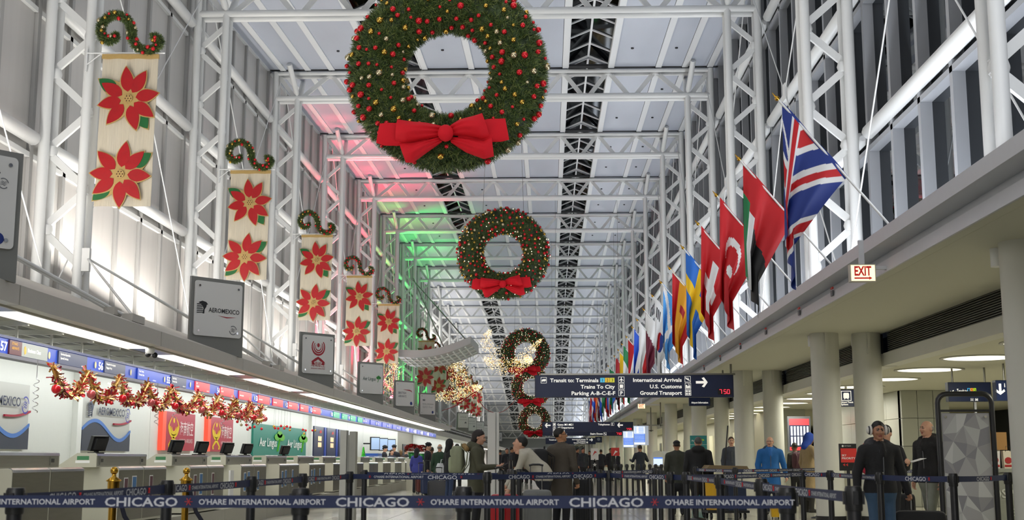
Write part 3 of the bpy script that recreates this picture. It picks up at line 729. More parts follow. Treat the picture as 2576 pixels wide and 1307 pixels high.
for i, (y, lab, fn, hem) in enumerate(FLAGS):
    tip = V(2.93, y, 5.72); foot = V(4.35, y, 3.98); ax = (foot-tip); Lp = ax.length; ax.normalize()
    o = empty('national_flag', foot, 0, (lab if 'farther' in lab else lab + ' hanging from a slanted pole') if i else 'union flag of red white and blue crosses hung from the pole beside the exit sign', 'flag', 'national flags')
    b = MB(); b.tube(tip, foot, .016, n=7); b.tube(foot-V(.02, 0, .06), foot+V(.12, 0, .02), .03, n=6); b.build('pole', WHITE, o)
    b = MB(); b.ball(tip, .035, 7, 5); b.tube(tip, tip-ax*.1, .02, .004, n=6); b.build('finial', BRASS, o)
    hoist = 1.26 if i == 0 else random.uniform(1.12, 1.2); fly = (1.75 if i == 0 else random.uniform(1.68, 1.8))
    names = sorted({fn(a/40+.01, c/40+.01) for a in range(40) for c in range(40)}|{hem}); ph = random.random()*6; gat = random.uniform(.20, .34) if i else .16; mir = -1 if fn is uae else 1
    def pt(u, v, hoist=hoist, fly=fly, ph=ph, gat=gat):
        p = tip + ax*(.05+u*hoist); dx = (p.x-tip.x)
        e = min(1., v*1.55)**.9
        nx = tip.x + .03 + dx*(1-e) + e*dx*gat
        z = p.z - math.sqrt(max(0, (fly*v)**2-(nx-p.x)**2*.9))*(1-.12*u*v)
        w = (.02+.10*v)*math.sin(u*11+ph+v*1.5)+.05*v*math.sin(u*23+ph*2)
        return V(nx+.025*v*math.sin(u*17+ph), p.y+w*.9+.06*v*u, z)
    n1, n2 = (120, 150) if i == 0 else ((44, 56) if i < 10 else (26, 30))
    b = MB(); b.grid(n1, n2, pt, mf=lambda u, v, fn=fn, names=names: names.index(hem if v < .025 else fn(u, v))); b.build('flag_cloth', [FC[c] for c in names], o)
# ------------------------------------------------------------------ tinsel swags under the counter signs
TIN = [mat('gold tinsel', 'C49A55', .3, .6), mat('red tinsel', 'B4242C', .3, .45), mat('champagne tinsel', 'DCC398', .3, .6), mat('dark tinsel', '6C2434', .35, .4)]
XG = -6.47
tops = [(14.95+1.25*1.0, 2.40)] + [(17.9+1.33*i, 2.36) for i in range(9)]
peaks = [16.1, 17.35, 18.65, 20.0, 21.3, 22.95, 24.35, 25.65, 27.0, 28.1]
pts = []
for a, c in zip(peaks, peaks[1:]):
    for t in range(12):
        s = t/12; pts.append(V(XG+.03*math.sin(t), a+(c-a)*s, 2.38-.33*math.sin(PI*s)**.55))
pts.append(V(XG, peaks[-1], 2.38))
gr = empty('tinsel_garland', (XG, 22, 2.05), 0, 'gold and red tinsel garland looped in swags below the counter sign band', 'garland')
b = MB(); b.path(pts, .035, 6, 0); b.build('garland_core', TIN, gr)
b = MB()
for i in range(len(pts)-1):
    for j in range(42):
        p = pts[i]+(pts[i+1]-pts[i])*random.random(); d = V(random.gauss(0, 1), random.gauss(0, 1), random.gauss(0, 1)).normalized(); q = d.orthogonal().normalized()*.008; l = random.uniform(.06, .135)
        b.add([p-q, p+q, p+d*l+q*1.6, p+d*l-q*1.6], [(0, 1, 2, 3)], random.choice((0, 0, 1, 1, 1, 2, 2, 3)))
b.build('tinsel', TIN, gr, kind='stuff')
STRIPE = mat('red white striped glass', 'C2585A', .12, .3)
for i, pk in enumerate(peaks):
    r = .062; me = ORN[0] if i % 2 == 0 else orn_mesh('ornament', STRIPE); inst(me, 'ornament', V(XG+.09, pk-.07, 2.07)-gr.location, gr, (0, .2, 0), r)
for i in range(34):
    p = pts[random.randrange(len(pts))]; inst(ORN[random.choice((0, 0, 1, 1, 2))], 'ornament', p+V(.07, random.uniform(-.1, .1), -random.uniform(.03, .09))-gr.location, gr, (0, 0, 0), random.uniform(.022, .034))
# curled foil streamers
STR = mat('silver foil', 'C9C9CF', .2, .9)
for i, (y, z) in enumerate([(15.9, 1.75), (19.2, 1.95), (20.9, 1.72), (21.9, 1.86), (25.2, 1.72), (27.3, 1.78)]):
    b = MB(); n = 30; f = [V(XG-.12, y, 2.44), V(XG-.12, y, z+.44)]+[V(XG-.12+.035*math.cos(t*.9), y+.035*math.sin(t*.9), z+.42-t*.014) for t in range(n)]
    b.path(f, .006, 4); put(b.build('foil_streamer', STR), f'curled silver foil streamer hanging below the tinsel swags, {ORD[i]} from the start of the garland', 'streamer', 'foil streamers')
# small glass balls strung past the garland
balls = [(597, 1060, 0), (607, 1068, 2), (619, 1060, 2), (620, 1068, 0), (629, 1075, 0), (623, 1079, 0), (640, 1073, 0), (648, 1066, 2), (658, 1078, 0), (689, 1072, 1), (692, 1076, 0), (700, 1077, 0), (707, 1071, 0), (715, 1077, 0), (716, 1072, 2), (722, 1072, 0), (730, 1074, 0), (729, 1081, 1), (762, 1080, 0), (769, 1082, 0), (765, 1090, 1), (786, 1082, 0), (793, 1082, 1)]
def ray_at(px, py, X):
    xx = (px-1288)/F; uu = (653.5-py)/F; y = math.cos(PITCH)-uu*math.sin(PITCH); z = math.sin(PITCH)+uu*math.cos(PITCH)
    d = V(xx*math.cos(YAW)-y*math.sin(YAW), xx*math.sin(YAW)+y*math.cos(YAW), z); return V(0, 0, CAMH)+d*(X/d.x)
def at_y(px, py, Y):
    xx = (px-1288)/F; uu = (653.5-py)/F; y = math.cos(PITCH)-uu*math.sin(PITCH); z = math.sin(PITCH)+uu*math.cos(PITCH)
    d = V(xx*math.cos(YAW)-y*math.sin(YAW), xx*math.sin(YAW)+y*math.cos(YAW), z); return V(0, 0, CAMH)+d*(Y/d.y)
cn_ = ['red', 'gold', 'silver']; cnt = {}
for i, (px, py, c) in enumerate(balls):
    p = ray_at(px, py, -6.7); o = inst(ORN[c], 'hanging_ball', p, None, (0, 0, 0), .032); b = MB(); b.tube((0, 0, 1.0), (0, 0, (2.43-p.z)/.032), .05, n=4); b.build('thread', STR, o, local=True); cnt[c] = cnt.get(c, 0)+1
    put(o, f'small {cn_[c]} glass ball strung before the teal and grey desk walls, {ORD[cnt[c]-1]} {cn_[c]} one along', 'ornament', 'glass balls strung past the tinsel')
# ------------------------------------------------------------------ string-light doves and their ribbon
GL = mat('gold fairy light', 'F2C878', .5, emit=1.5); WL = mat('white fairy light', 'FFF0D0', .5, emit=2.0)
def dove(label, c, spans, n):
    o = empty('lighted_dove', c, 0, label, 'light sculpture', 'string light doves')
    fr = MB()
    for nm, path, w, k in spans:
        L = MB(); path = [V(*p) for p in path]
        for i in range(k):
            s = random.random()*(len(path)-1.001); j = int(s); p = path[j]+(path[j+1]-path[j])*(s-j); ww = (w[j]+(w[j+1]-w[j])*(s-j))*1.3
            d = V(random.gauss(0, 1), random.gauss(0, .7), random.gauss(0, 1)); d = d*(ww*random.random()**.4/max(.01, d.length)); r = .018
            L.add([p+d+V(r, 0, 0), p+d+V(-r, 0, 0), p+d+V(0, r, 0), p+d+V(0, -r, 0), p+d+V(0, 0, r), p+d+V(0, 0, -r)], [(0,2,4),(2,1,4),(1,3,4),(3,0,4),(2,0,5),(1,2,5),(3,1,5),(0,3,5)], 0 if random.random() < .65 else 1)
        L.build(nm, [GL, WL], o, local=True, kind='stuff'); fr.path(path, .012, 5)
    fr.build('wire_frame', mat('wire', '8A7A50', .4, .6), o, local=True); return o
dove('gold string-light dove with raised wing before the wreaths', tuple(at_y(1275, 915, 80)), [('body_lights', [(-1.4, 0, .35), (-.6, 0, -.2), (.5, 0, -.25), (1.3, 0, .2), (1.6, 0, .3)], [.1, .45, .5, .3, .05], 900), ('wing_lights', [(-.4, 0, 0), (-1.0, .2, .8), (-1.4, .3, 1.5), (-1.1, .3, 2.2)], [.5, .45, .35, .1], 420), ('tail_lights', [(.6, 0, 0), (1.4, .2, .8), (2.2, .3, 1.6)], [.35, .3, .08], 380)], 1)
dove('gold string-light dove beside the poinsettia banners', tuple(at_y(1155, 960, 84)), [('body_lights', [(-1.6, 0, -1.0), (-.4, 0, -.95), (.7, 0, -.6), (1.5, 0, -.3)], [.25, .45, .4, .08], 800), ('wing_lights', [(.1, 0, -.5), (.0, .2, .6), (-.3, .3, 1.4), (-.4, .3, 2.3)], [.6, .6, .5, .2], 900)], 2)
dove('gold string-light dove behind the fifth poinsettia banner', tuple(at_y(985, 955, 70)), [('body_lights', [(-.3, 0, -.5), (.1, 0, .2), (.1, 0, 1.2)], [.4, .5, .15], 500)], 3)
b = MB(); ctrl = [(1112, 1032), (1150, 1018), (1197, 985), (1207, 1010), (1225, 1030), (1250, 1038), (1275, 1028), (1298, 1000), (1312, 955), (1318, 925)]
rp = [at_y(x, y, 82) for x, y in ctrl]; sm = []
for i in range(len(rp)-1):
    p0, p1, p2, p3 = rp[max(0, i-1)], rp[i], rp[i+1], rp[min(len(rp)-1, i+2)]
    for t in (0, .25, .5, .75): sm.append(.5*((2*p1)+(p2-p0)*t+(2*p0-5*p1+4*p2-p3)*t*t+(3*p1-p0-3*p2+p3)*t**3))
sm.append(rp[-1]); b.path(sm, [.03+.11*math.sin(PI*min(1, i/len(sm)*2.2))**2+.03 for i in range(len(sm))], 8, sq=.25)
put(b.build('red_ribbon', mat('red ribbon', 'B8202A', .5)), 'long red ribbon drooping between the two string-light doves', 'ribbon')
# outrigger canopy hung over the hall
o = empty('hanging_canopy', (-5.8, 64, 6.2), 0, 'upswept grey metal canopy with ribbed underside hanging beside the green lit legs', 'canopy')
LT, RT = at_y(1001, 878, 64), at_y(1184, 845, 65.5)
def arc(a, c, t): p = a*(1-t)+c*t; return p+V(0, 0, -.30*math.sin(PI*t))
N = 12
b = MB(); vs = []
for i in range(N+1):
    t = i/N; a = arc(LT, RT, t); vs += [a, a+V(0, 0, -.38), a+V(.2, 4.0, -.58), a+V(.2, 4.0, -.1)]
fs = []
for i in range(N): q = i*4; fs += [(q, q+4, q+5, q+1), (q+1, q+5, q+6, q+2), (q+2, q+6, q+7, q+3), (q+3, q+7, q+4, q)]
fs += [(0, 1, 2, 3), (N*4+3, N*4+2, N*4+1, N*4)]
b.add(vs, fs); b.build('canopy_shell', mat('canopy grey', 'B9B9B6', .4), o)
for i in range(1, N):
    t = i/N; a = arc(LT, RT, t); b = MB(); b.bar(a+V(0, .3, -.42), a+V(.2, 3.9, -.60), .07, .06); b.build('rib', GRID, o)
for j in range(1, 4):
    b = MB(); b.path([arc(LT, RT, i/N)+V(.2, 4.0, -.2)*(j/4)+V(0, 0, -.41) for i in range(N+1)], .035, 5); b.build('stringer', GRID, o)
for t, q in ((.62, (1040, 700)), (.92, (1040, 705))):
    b = MB(); a = arc(LT, RT, t); b.tube(a, at_y(q[0], q[1], 83.5), .035, n=6); b.build('tie_rod', STEELD, o)
# ------------------------------------------------------------------ sign band over the counters
XB = -6.66; Z0b, Z1b = 2.42, 2.66
bd = empty('counter_sign_band', (XB, 45, 2.42), 0, 'long blue illuminated sign band hung over the check-in counters with gate numbers', 'sign')
b = MB(); b.box(XB-.12, XB-.01, 11.5, 74, Z0b, Z1b); b.build('band_box', BLUEB, bd)
b = MB(); b.box(XB-.14, XB+.02, 11.5, 74, Z0b-.015, Z0b+.028); b.build('lower_rail', mat('band rail grey', '6C6C78', .4), bd)
b = MB(); b.box(XB-.14, XB+.01, 11.5, 74, Z1b-.02, Z1b+.012); b.build('upper_rail', mat('band rail blue', '1A3070', .4), bd)
b = MB()
for i in range(56): y = 12.2+1.11*i; b.box(XB-.08, XB-.05, y-.015, y+.015, Z1b, 2.9)
b.build('hangers', GRID, bd, kind='stuff')
UX, UZ = (0, 1, 0), (0, 0, 1)
def bpanel(y0, y1, mt, lines=(), tm=WTXTE, h=.032, x=XB+.012, extra=None):
    b = MB(); b.box(XB-.01, x, y0, y1, Z0b+.035, Z1b-.03); o = b.build('sign_panel', mt, bd)
    if lines:
        t = MB()
        for i, s in enumerate(lines): t.text(s, (x+.003, y0+.06, Z1b-.085-i*.055), UX, UZ, h, bold=.01)
        if extra: t.text(extra, (x+.003, y1-.05, Z0b+.05), UX, UZ, .02, align='r')
        t.build('lettering', tm, o)
    return o
def number(n, y):
    t = MB(); t.text(str(n), (XB+.005, y, Z0b+.065), UX, UZ, .115, bold=.02, width=.19); t.build('number', WTXTE, bd)
def emblem(y):
    t = MB(); t.prism([(.035*math.cos(a*.5), .05*math.sin(a*.5)) for a in range(13)], (XB+.004, y, 2.54), UX, UZ, (-.004, 0, 0)); t.build('emblem', mat('emblem cream', 'C9BE96', .5, emit=.2), bd)
for i, n in enumerate(range(57, 38, -1)):
    y = 14.93+3.335*i
    if y < 72: number(n, y)
    if n == 57:
        o = bpanel(y+.24, y+.60, mat('band maroon', '5A2C32', .4, emit=.1), ('ETIHAD', 'AIRWAYS'), mat('gold print', 'D9A23A', .5, emit=.3), .036)
        o = bpanel(y+.60, y+1.42, BANDGY); t = MB(); t.text('Business Class', (XB+.016, y+.78, 2.52), UX, UZ, .052, bold=.01); t.build('lettering', WTXTE, o)
        t = MB(); t.prism([(0, .05), (.03, .02), (.03, -.04), (-.01, -.06), (-.03, -.01), (-.03, .03)], (XB+.015, y+.70, 2.54), UX, UZ, (-.003, 0, 0)); t.build('logo', mat('gold print', 'D9A23A'), o)
        emblem(y+1.5); bpanel(y+1.8, y+2.85, BANDK, ('Servicios Especiales', 'Special Services'), extra='AEROMEXICO')
    elif n in (56, 55):
        emblem(y-.12); bpanel(y+.24, y+1.15, BANDK, ('Recepción de equipaje', 'Baggage Drop') if n == 56 else ('Clase Turista', 'Economy Class'), extra='AEROMEXICO')
        emblem(y+1.45)
        if n == 56: bpanel(y+1.75, y+2.75, BLUEB, ('Clase Turista', 'Economy Class'), extra='AEROMEXICO')
        else: bpanel(y+1.75, y+2.75, BANDR, ('SKY', 'PRIORITY'), extra='AEROMEXICO')
    elif n == 54: bpanel(y+.22, y+1.3, BANDR, ('SKY', 'PRIORITY'), extra='AEROMEXICO'); bpanel(y+1.75, y+2.9, BANDR, ('', 'HAINAN AIRLINES'))
    elif n in (53, 52, 51): emblem(y-.12); bpanel(y+.22, y+1.4, BANDR, ('', 'HAINAN AIRLINES')); emblem(y+1.55); n != 51 and bpanel(y+1.75, y+2.9, BANDR, ('', 'HAINAN AIRLINES'))
    elif n in (50, 49): emblem(y-.1); bpanel(y+.3, y+1.4, BANDG, ('', 'Aer Lingus')); bpanel(y+1.9, y+3.0, BANDG, ('', 'Aer Lingus'))
    elif y < 70: emblem(y-.1); bpanel(y+.25, y+1.3, mat('band lilac', '5A62B8', .4, emit=.3) if n > 44 else mat('band pale', 'A9A9C8', .4, emit=.3), ('', 'BRITISH AIRWAYS') if n > 45 else ('', 'ROYAL JORDANIAN')); bpanel(y+1.7, y+2.8, mat('band lilac', '5A62B8', .4, emit=.3))
# ------------------------------------------------------------------ graphics on the wall behind the counters
def wallpanel(name, y0, y1, z0, z1, mt, lab, th=.06, side=None, x=-8.5):
    o = empty(name, (x, (y0+y1)/2, z0), 0, lab, 'sign', 'desk wall signs')
    b = MB(); b.box(x, x+th, y0, y1, z0, z1); b.build('board', [mt], o); return o
XW = -8.43
def disc(b, y, z, r, m=0, n=20, x=XW, d=.02, ry=None): b.prism([((ry or r)*math.cos(2*PI*a/n), r*math.sin(2*PI*a/n)) for a in range(n)], (x+d, y, z), UX, UZ, (-d, 0, 0), m)
NAVYT = mat('navy lettering', '1C2A48', .4)
def eagle(b, y, z, s, x, ux, uz, m=0):
    """profile head under a feathered crest"""
    for i in range(6): b.prism([(-.5, .32-i*.13), (-.05+.05*i, .40-i*.13), (-.0+.03*i, .33-i*.13), (-.46, .24-i*.13)], (x, y, z), ux*s, uz*s, (-.004, 0, 0), m)
    b.prism([(-.35, .42), (0, .55), (.35, .48), (.52, .30), (.40, .28), (.36, .1), (.22, -.1), (.2, -.4), (.05, -.42), (.12, 0), (-.1, .3)], (x, y, z), ux*s, uz*s, (-.004, 0, 0), m)
def skyteam(b, o, ux, uz, r, m=0):
    o = V(*o); n = 14
    for a0, a1 in ((.2, 2.2), (3.3, 5.6)):
        A = [(r*math.cos(a0+(a1-a0)*i/n), r*math.sin(a0+(a1-a0)*i/n)) for i in range(n+1)]; B = [(x*.84, y*.84) for x, y in A]
        for i in range(n): b.prism([A[i], A[i+1], B[i+1], B[i]], o, ux, uz, (.001, 0, 0), m)
    for k in (-.28, 0, .28): b.prism([(-r*.7, r*(k-.15)), (-r*.2, r*(k+.18)), (r*.2, r*(k-.02)), (r*.7, r*(k+.3)), (r*.2, r*(k-.14)), (-.2*r, r*(k+.06))], o, ux, uz, (.001, 0, 0), m)
def aerom(y0, y1, lab):
    z0, z1 = 1.33, 2.36; w = y1-y0; o = wallpanel('airline_wall_sign', y0, y1, z0, z1, mat('sign panel grey', 'B9BAB4', .35), lab)
    yv = V(0, 1, 0); zv = V(0, 0, 1)
    def wave(t): return z0+.34+.19*math.sin(t*PI*1.9+.15)-.06*t+.06*t*t*2
    N = 22; b = MB(); P = [(y0+w*i/N, wave(i/N)) for i in range(N+1)]
    b.prism([(y0, z0)]+[(y1, z0)]+P[::-1], (XW+.012, 0, 0), yv, zv, (-.012, 0, 0)); b.build('wave_panel', mat('slate print', '343C4C', .4), o)
    b = MB(); b.prism(P+[(y, z+.045+.03*math.sin(PI*i/N)) for i, (y, z) in list(enumerate(P))[::-1]], (XW+.02, 0, 0), yv, zv, (-.02, 0, 0)); b.build('wave_stripe', mat('blue stripe', '4A78C0', .4), o)
    b = MB(); P = [(y0+w*(.62+.38*i/10), z0+.50-.05*math.sin(PI*i/10*.8)+.012*i) for i in range(11)]; b.prism(P+[(y, z+.032) for y, z in P[::-1]], (XW+.03, 0, 0), yv, zv, (-.03, 0, 0)); b.build('red_swoosh', mat('red stripe', 'A02038', .4), o)
    b = MB(); eagle(b, y0+w*.13, z0+.74, .30, XW+.035, yv, zv); b.build('eagle_mark', NAVYT, o); b = MB(); b.text('AEROMEXICO', (XW+.035, y0+w*.27, z0+.67), yv, zv, .15, bold=.015, width=w*.56); b.build('lettering', NAVYT, o)
    b = MB(); skyteam(b, (XW+.03, y0+w*.91, z0+.70), yv, zv, .14); b.build('alliance_mark', mat('indigo print', '3038A0', .4), o)
aerom(22.45, 25.05, 'grey wall sign with navy eagle head, AEROMEXICO and a blue wave, beside white pilaster')
aerom(17.6, 20.12, 'grey AEROMEXICO wall sign cut by the picture edge, showing its wave and red swoosh')
def hainan(y0, y1, lab):
    z0, z1 = 1.37, 2.22; w = y1-y0; o = wallpanel('airline_wall_sign', y0, y1, z0, z1, mat('crimson panel', 'A8243C', .4, emit=.05), lab, .1)
    b = MB(); b.box(-8.5, -8.4, y0-.24, y0, z0-.0, z1); b.build('lit_edge', mat('orange edge', 'F0503A', .5, emit=.5), o)
    X = -8.395; yv = V(0, 1, 0); zv = V(0, 0, 1); Y = mat('yellow print', 'E2C400', .4); b = MB(); cy = y0+w*.25
    for r, dz in ((.235, 0), (.165, -.03), (.10, -.05)):
        A = [(r*1.75*math.cos(PI+i*PI/12), r*math.sin(PI+i*PI/12)*(1.2)) for i in range(13)]; B = [(x*.80, z*.80+.02) for x, z in A]
        for i in range(12): b.prism([A[i], A[i+1], B[i+1], B[i]], (X, cy, z1-.30+dz), yv, zv, (-.004, 0, 0))
    for s in (-1, 1):
        b.prism([(s*.40, .0), (s*.30, .10), (s*.12, .2), (s*.26, .08), (s*.33, 0)], (X, cy, z1-.30), yv, zv, (-.004, 0, 0))
        b.prism([(0, .06), (s*.2, -.02), (s*.36, -.12), (s*.34, -.20), (s*.2, -.20), (s*.26, -.13), (s*.14, -.08), (0, -.02)], (X, cy, z1-.60), yv, zv, (-.004, 0, 0))
    disc(b, cy, z1-.19, .055, x=X-.004, d=.004, ry=.06); b.build('logo', Y, o)
    b = MB(); b.text('海南航空', (X, y0+w*.46, z1-.48), yv, zv, .25, width=w*.47, bold=.01); b.text('HAINAN AIRLINES', (X, y0+w*.46, z1-.67), yv, zv, .095, width=w*.46); b.build('lettering', mat('pink white print', 'E6CFCF', .5), o)
hainan(27.35, 29.6, 'crimson wall sign reading HAINAN AIRLINES with yellow emblem, the wider one with orange edge')
hainan(31.0, 33.2, 'crimson wall sign reading HAINAN AIRLINES with yellow emblem, next to the teal panel')
o = wallpanel('airline_wall_sign', 35.7, 43.5, 1.2, 2.2, mat('teal panel', '1E7A6A', .4, emit=.06, noise=.1, nscale=.6), 'long teal wall panel reading Aer Lingus twice with green shamrocks')
b = MB(); yv = V(0, 1, 0); zv = V(0, 0, 1)
for y in (36.4, 40.3): b.text('Aer Lingus', (XW+.01, y, 1.56), yv, zv, .26, bold=.012, width=2.35)
b.build('lettering', WTXT, o); b = MB()
for y in (39.15, 42.95):
    for a in (.6, 1.57, 2.54): b.prism([(.30*math.cos(q)*1.3+.36*math.cos(a)*1.2, .11*math.sin(q)+.20*math.sin(a)) for q in [i*PI/6 for i in range(12)]], (XW+.01, y, 1.74), yv, zv, (-.004, 0, 0))
    b.bar((XW+.01, y, 1.8), (XW+.01, y-.3, 1.42), .05, .02)
b.build('shamrocks', mat('shamrock green', '5AAA2C', .5), o)
BAK = mat('poster slate', '2E3350', .35); ORP = mat('warm screen print', 'F3C79A', .5, emit=.5)
for i, y in enumerate((44.9, 47.5, 50.2)):
    o = empty('wall_poster', (-8.4, y+1, 1.25), 0, f'dark blue wall poster with small red mark and pale print, {ORD[i]} past the teal panel', 'poster', 'dark airline posters')
    b = MB(); b.box(-8.5, -8.42, y, y+2.0, 1.2, 2.36); b.build('board', BAK, o); b = MB(); b.box(-8.5, -8.40, y+2.0, y+2.35, 1.2, 2.36); b.build('edge_strip', BLUED, o)
    b = MB()
    for r in range(2): b.prism([(0, 0), (.7, 0), (.7, .17), (0, .17)], (-8.415, y+.75, 1.62+r*.22), yv, zv, (-.002, 0, 0))
    b.build('print', ORP, o); b = MB(); b.prism([(0, 0), (.5, .02), (.4, .12), (.1, .1)], (-8.415, y+1.0, 2.12), yv, zv, (-.002, 0, 0)); b.build('mark', REDTX, o)
for i, y in enumerate((56.9, 59.8, 62.8)):
    o = empty('display_screen', (-7.9, y, 1.58), .85, f'tall pale blue display screen on dark arm behind the crew, {ORD[i]} of three', 'screen', 'tall screens behind the crew')
    b = MB(); b.box(-.27, .27, -.03, .03, 0, .60); b.build('housing', BLACK, o, local=True); b = MB(); b.box(-.24, .24, -.035, -.03, .04, .56); b.build('screen', mat('pale blue screen', '9DB4D6', .3, emit=.4), o, local=True)
    b = MB(); b.bar((0, .03, .3), (-.46, .26, .3), .06, .06); b.build('arm', BLACK, o, local=True)
# ------------------------------------------------------------------ check-in counters
XF = -5.72
SGN = mat('green notice', '3C7A50', .5); PINK = mat('dark pink notice', '5A2A38', .5); BLUN = mat('blue notice', '2F6EA8', .5)
plinth_js = [10.5+i*1.665 for i in range(39)]
pl = empty('baggage_conveyor', (XF-.5, 40, 0), 0, 'low baggage scale plinth clad in grey panels running along the check-in counters', 'conveyor')
for a, c in zip(plinth_js, plinth_js[1:]):
    b = MB(); b.box(XF-.78, XF+.02, a+.006, c-.006, 0, .31); b.build('plinth_panel', mat('plinth grey', '9B998D', .4, noise=.05), pl)
def counter():
    o = empty('check_in_counter')
    def ext(poly, y0, y1, nm, mt, par=o):
        b = MB(); b.prism(poly, (0, y0, 0), (1, 0, 0), (0, 0, 1), (0, y1-y0, 0)); return b.build(nm, mt, par, local=True)
    # lower desk with a rounded nose
    low = [(0, .33), (0, 1.03), (-.012, 1.058), (-.04, 1.07), (-.75, 1.07), (-.75, .33)]
    ext(low, .012, 2.1, 'desk_body', LAMIN)
    ext([(.004, .36), (.004, 1.028), (-.02, 1.028), (-.02, .36)], .03, 1.02, 'front_panel', STEELD); ext([(.004, .36), (.004, 1.028), (-.02, 1.028), (-.02, .36)], 1.06, 2.08, 'front_panel', STEELD)
    for a, c in ((.03, 1.02), (1.06, 2.08)): ext([(.008, 1.03), (.004, 1.058), (-.03, 1.078), (-.05, 1.078), (-.05, 1.06), (-.02, 1.03)], a, c, 'bumper_rail', CHROME)
    # upper monitor desk set back
    up = [(-.26, 1.07), (-.26, 1.22), (-.275, 1.245), (-.30, 1.255), (-.52, 1.255), (-.80, 1.07)]
    ext(up, -.12, 1.95, 'upper_desk', LAMIN)
    ext([(-.256, 1.085), (-.256, 1.215), (-.27, 1.215), (-.27, 1.085)], -.08, 1.92, 'upper_panel', STEEL)
    ext([(-.252, 1.215), (-.258, 1.247), (-.30, 1.262), (-.30, 1.25), (-.27, 1.24), (-.262, 1.215)], -.10, 1.94, 'top_edge', CHROME)
    for y in (.06, 1.72):
        b = MB(); b.box(-.256, -.25, y-.07, y+.07, 1.10, 1.205); f = b.build('scale_readout', STEEL, o, local=True); b = MB(); b.box(-.252, -.247, y-.04, y+.045, 1.135, 1.18); b.build('readout_window', BLACK, f, local=True)
    b = MB(); b.box(-.52, -.36, -.122, -.116, 1.165, 1.215); b.build('green_notice', SGN, o, local=True); b = MB(); b.box(-.54, -.35, -.122, -.116, 1.125, 1.158); b.build('white_notice', WTXT, o, local=True)
    return o
def poster(o, y, w, z0, z1, mt):
    b = MB(); b.box(0, .009, y, y+w, z0, z1); f = b.build('notice_frame', WTXT, o, local=True); b = MB(); b.box(.009, .011, y+.015, y+w-.015, z0+.015, z1-.015); pr = b.build('notice_print', mt, f, local=True)
def monitor(x, y, rz, lab):
    o = empty('desk_monitor', (x, y, 1.255), rz, lab, 'monitor', 'monitors on the check-in desks')
    b = MB(); b.obox((0, 0, .13), (.13, 0, 0), (0, .03, .004), (0, -.035, .10)); b.build('housing', BLACK, o, local=True)
    b = MB(); b.obox((0, -.035, .12), (.10, 0, 0), (0, .03, 0), (0, -.03, .075)); b.build('back_cover', BLACKM, o, local=True)
    b = MB(); b.bar((0, .03, 0), (0, .03, .1), .05, .04); b.box(-.09, .09, -.06, .1, 0, .012); b.build('stand', BLACK, o, local=True)
cp = None
NC = 14
for i in range(NC):
    o = counter() if cp is None else copy_tree(cp)
    if cp is None: cp = o
    o.location = (XF, 13.3+3.333*i, 0)
    put(o, f'brushed steel and beige check-in counter, {ORD[i]} along the plinth', 'counter', 'check-in counters')
    if i == 1: pass
cnts = [ob for ob in COL.objects if ob.name.startswith('check_in_counter')]
for i, o in enumerate(cnts):
    if 1 <= i <= 5:
        poster(o, .22, .16, .58, .93, PINK if i < 3 else BLUN); poster(o, .55 if i != 3 else .5, .18, .60, .95, BLUN); poster(o, 1.30, .15, .58, .95, PINK if i < 3 else BLUN)
for i, (y, x) in enumerate([(16.05, -6.1), (19.35, -6.1), (21.55, -6.1), (22.9, -6.1), (24.9, -6.1), (30.3, -6.1)]):
    p = [(232, 0), (428, 0), (492, 0), (557, 0), (606, 0), (702, 0)][i]
    y = ray_at(p[0]+14, 1140, -6.12).y
    monitor(-6.12, y, 1.08, f'black flat monitor seen from behind on the check-in desk, {ORD[i]} along')
# floor standing post between counters, white info strip
b = MB(); b.box(-5.69, -5.66, 22.3, 22.55, .35, .98); put(b.build('notice_board', WTXT), 'narrow white printed notice fixed upright between two check-in counters', 'notice')
# brass posts with ball tops
for i, (px, yy) in enumerate(((287, 10.6), (469, 12.0))):
    p = at_y(px, 1192, yy); o = empty('brass_post', (p.x, p.y, 0), 0, f'polished brass rope post with a ball top, {ORD[i]} beside the check-in counters', 'post', 'brass rope posts')
    z = p.z
    b = MB(); b.lathe([(.17, 0), (.17, .02), (.06, .05), (.035, .07)], (0, 0, 0), 20); b.build('base', BRASS, o, local=True)
    b = MB(); b.lathe([(.033, .06), (.033, z-.14)], (0, 0, 0), 14); b.build('shaft', BRASS, o, local=True)
    b = MB(); b.lathe([(.05, z-.14), (.05, z-.06)], (0, 0, 0), 14); b.lathe([(.06, z-.06), (.065, z-.05), (.02, z-.02), (.018, z+.0)], (0, 0, 0), 14); b.build('collar', BRASS, o, local=True)
    b = MB(); b.ball((0, 0, z+.03), .034, 14, 9); b.build('ball_top', BRASS, o, local=True)
    b = MB(); b.path([(.02, 0, z-.1), (.10, .02, z-.35), (.28, .04, z-.62), (.5, .06, z-.75)], .02, 8); b.build('velvet_rope', mat('dark velvet rope', '1B1D2C', .8), o, local=True)
# glass and steel service pylon by the counters
o = empty('service_pylon', (-3.5+.0, 22.3, 0), 0, 'tall brushed steel pylon standing at the counter end behind the stanchions', 'pylon'); p = at_y(876, 1155, 22.3); o.location.x = p.x
b = MB(); b.box(-.13, -.02, -.12, .12, 0, 1.68); b.build('panel', mat('pale steel', 'B4B4AC', .35, .25, noise=.06), o, local=True); b = MB(); b.box(.03, .14, -.1, .14, 0, 1.66); b.build('panel', mat('mid steel', '94948C', .35, .3, noise=.08), o, local=True); b = MB(); b.box(-.02, .03, -.02, .04, .1, 1.6); b.build('spine', CREAM, o, local=True); b = MB(); b.box(-.2, .2, -.2, .2, 0, .02); b.build('base', STEEL, o, local=True)
o = empty('grey_pillar', (0, 0, 0), 0, 'grey square pillar with fluted side behind the woman in the olive parka', 'pillar'); p = at_y(1241, 1155, 34); o.location = (p.x, p.y, 0)
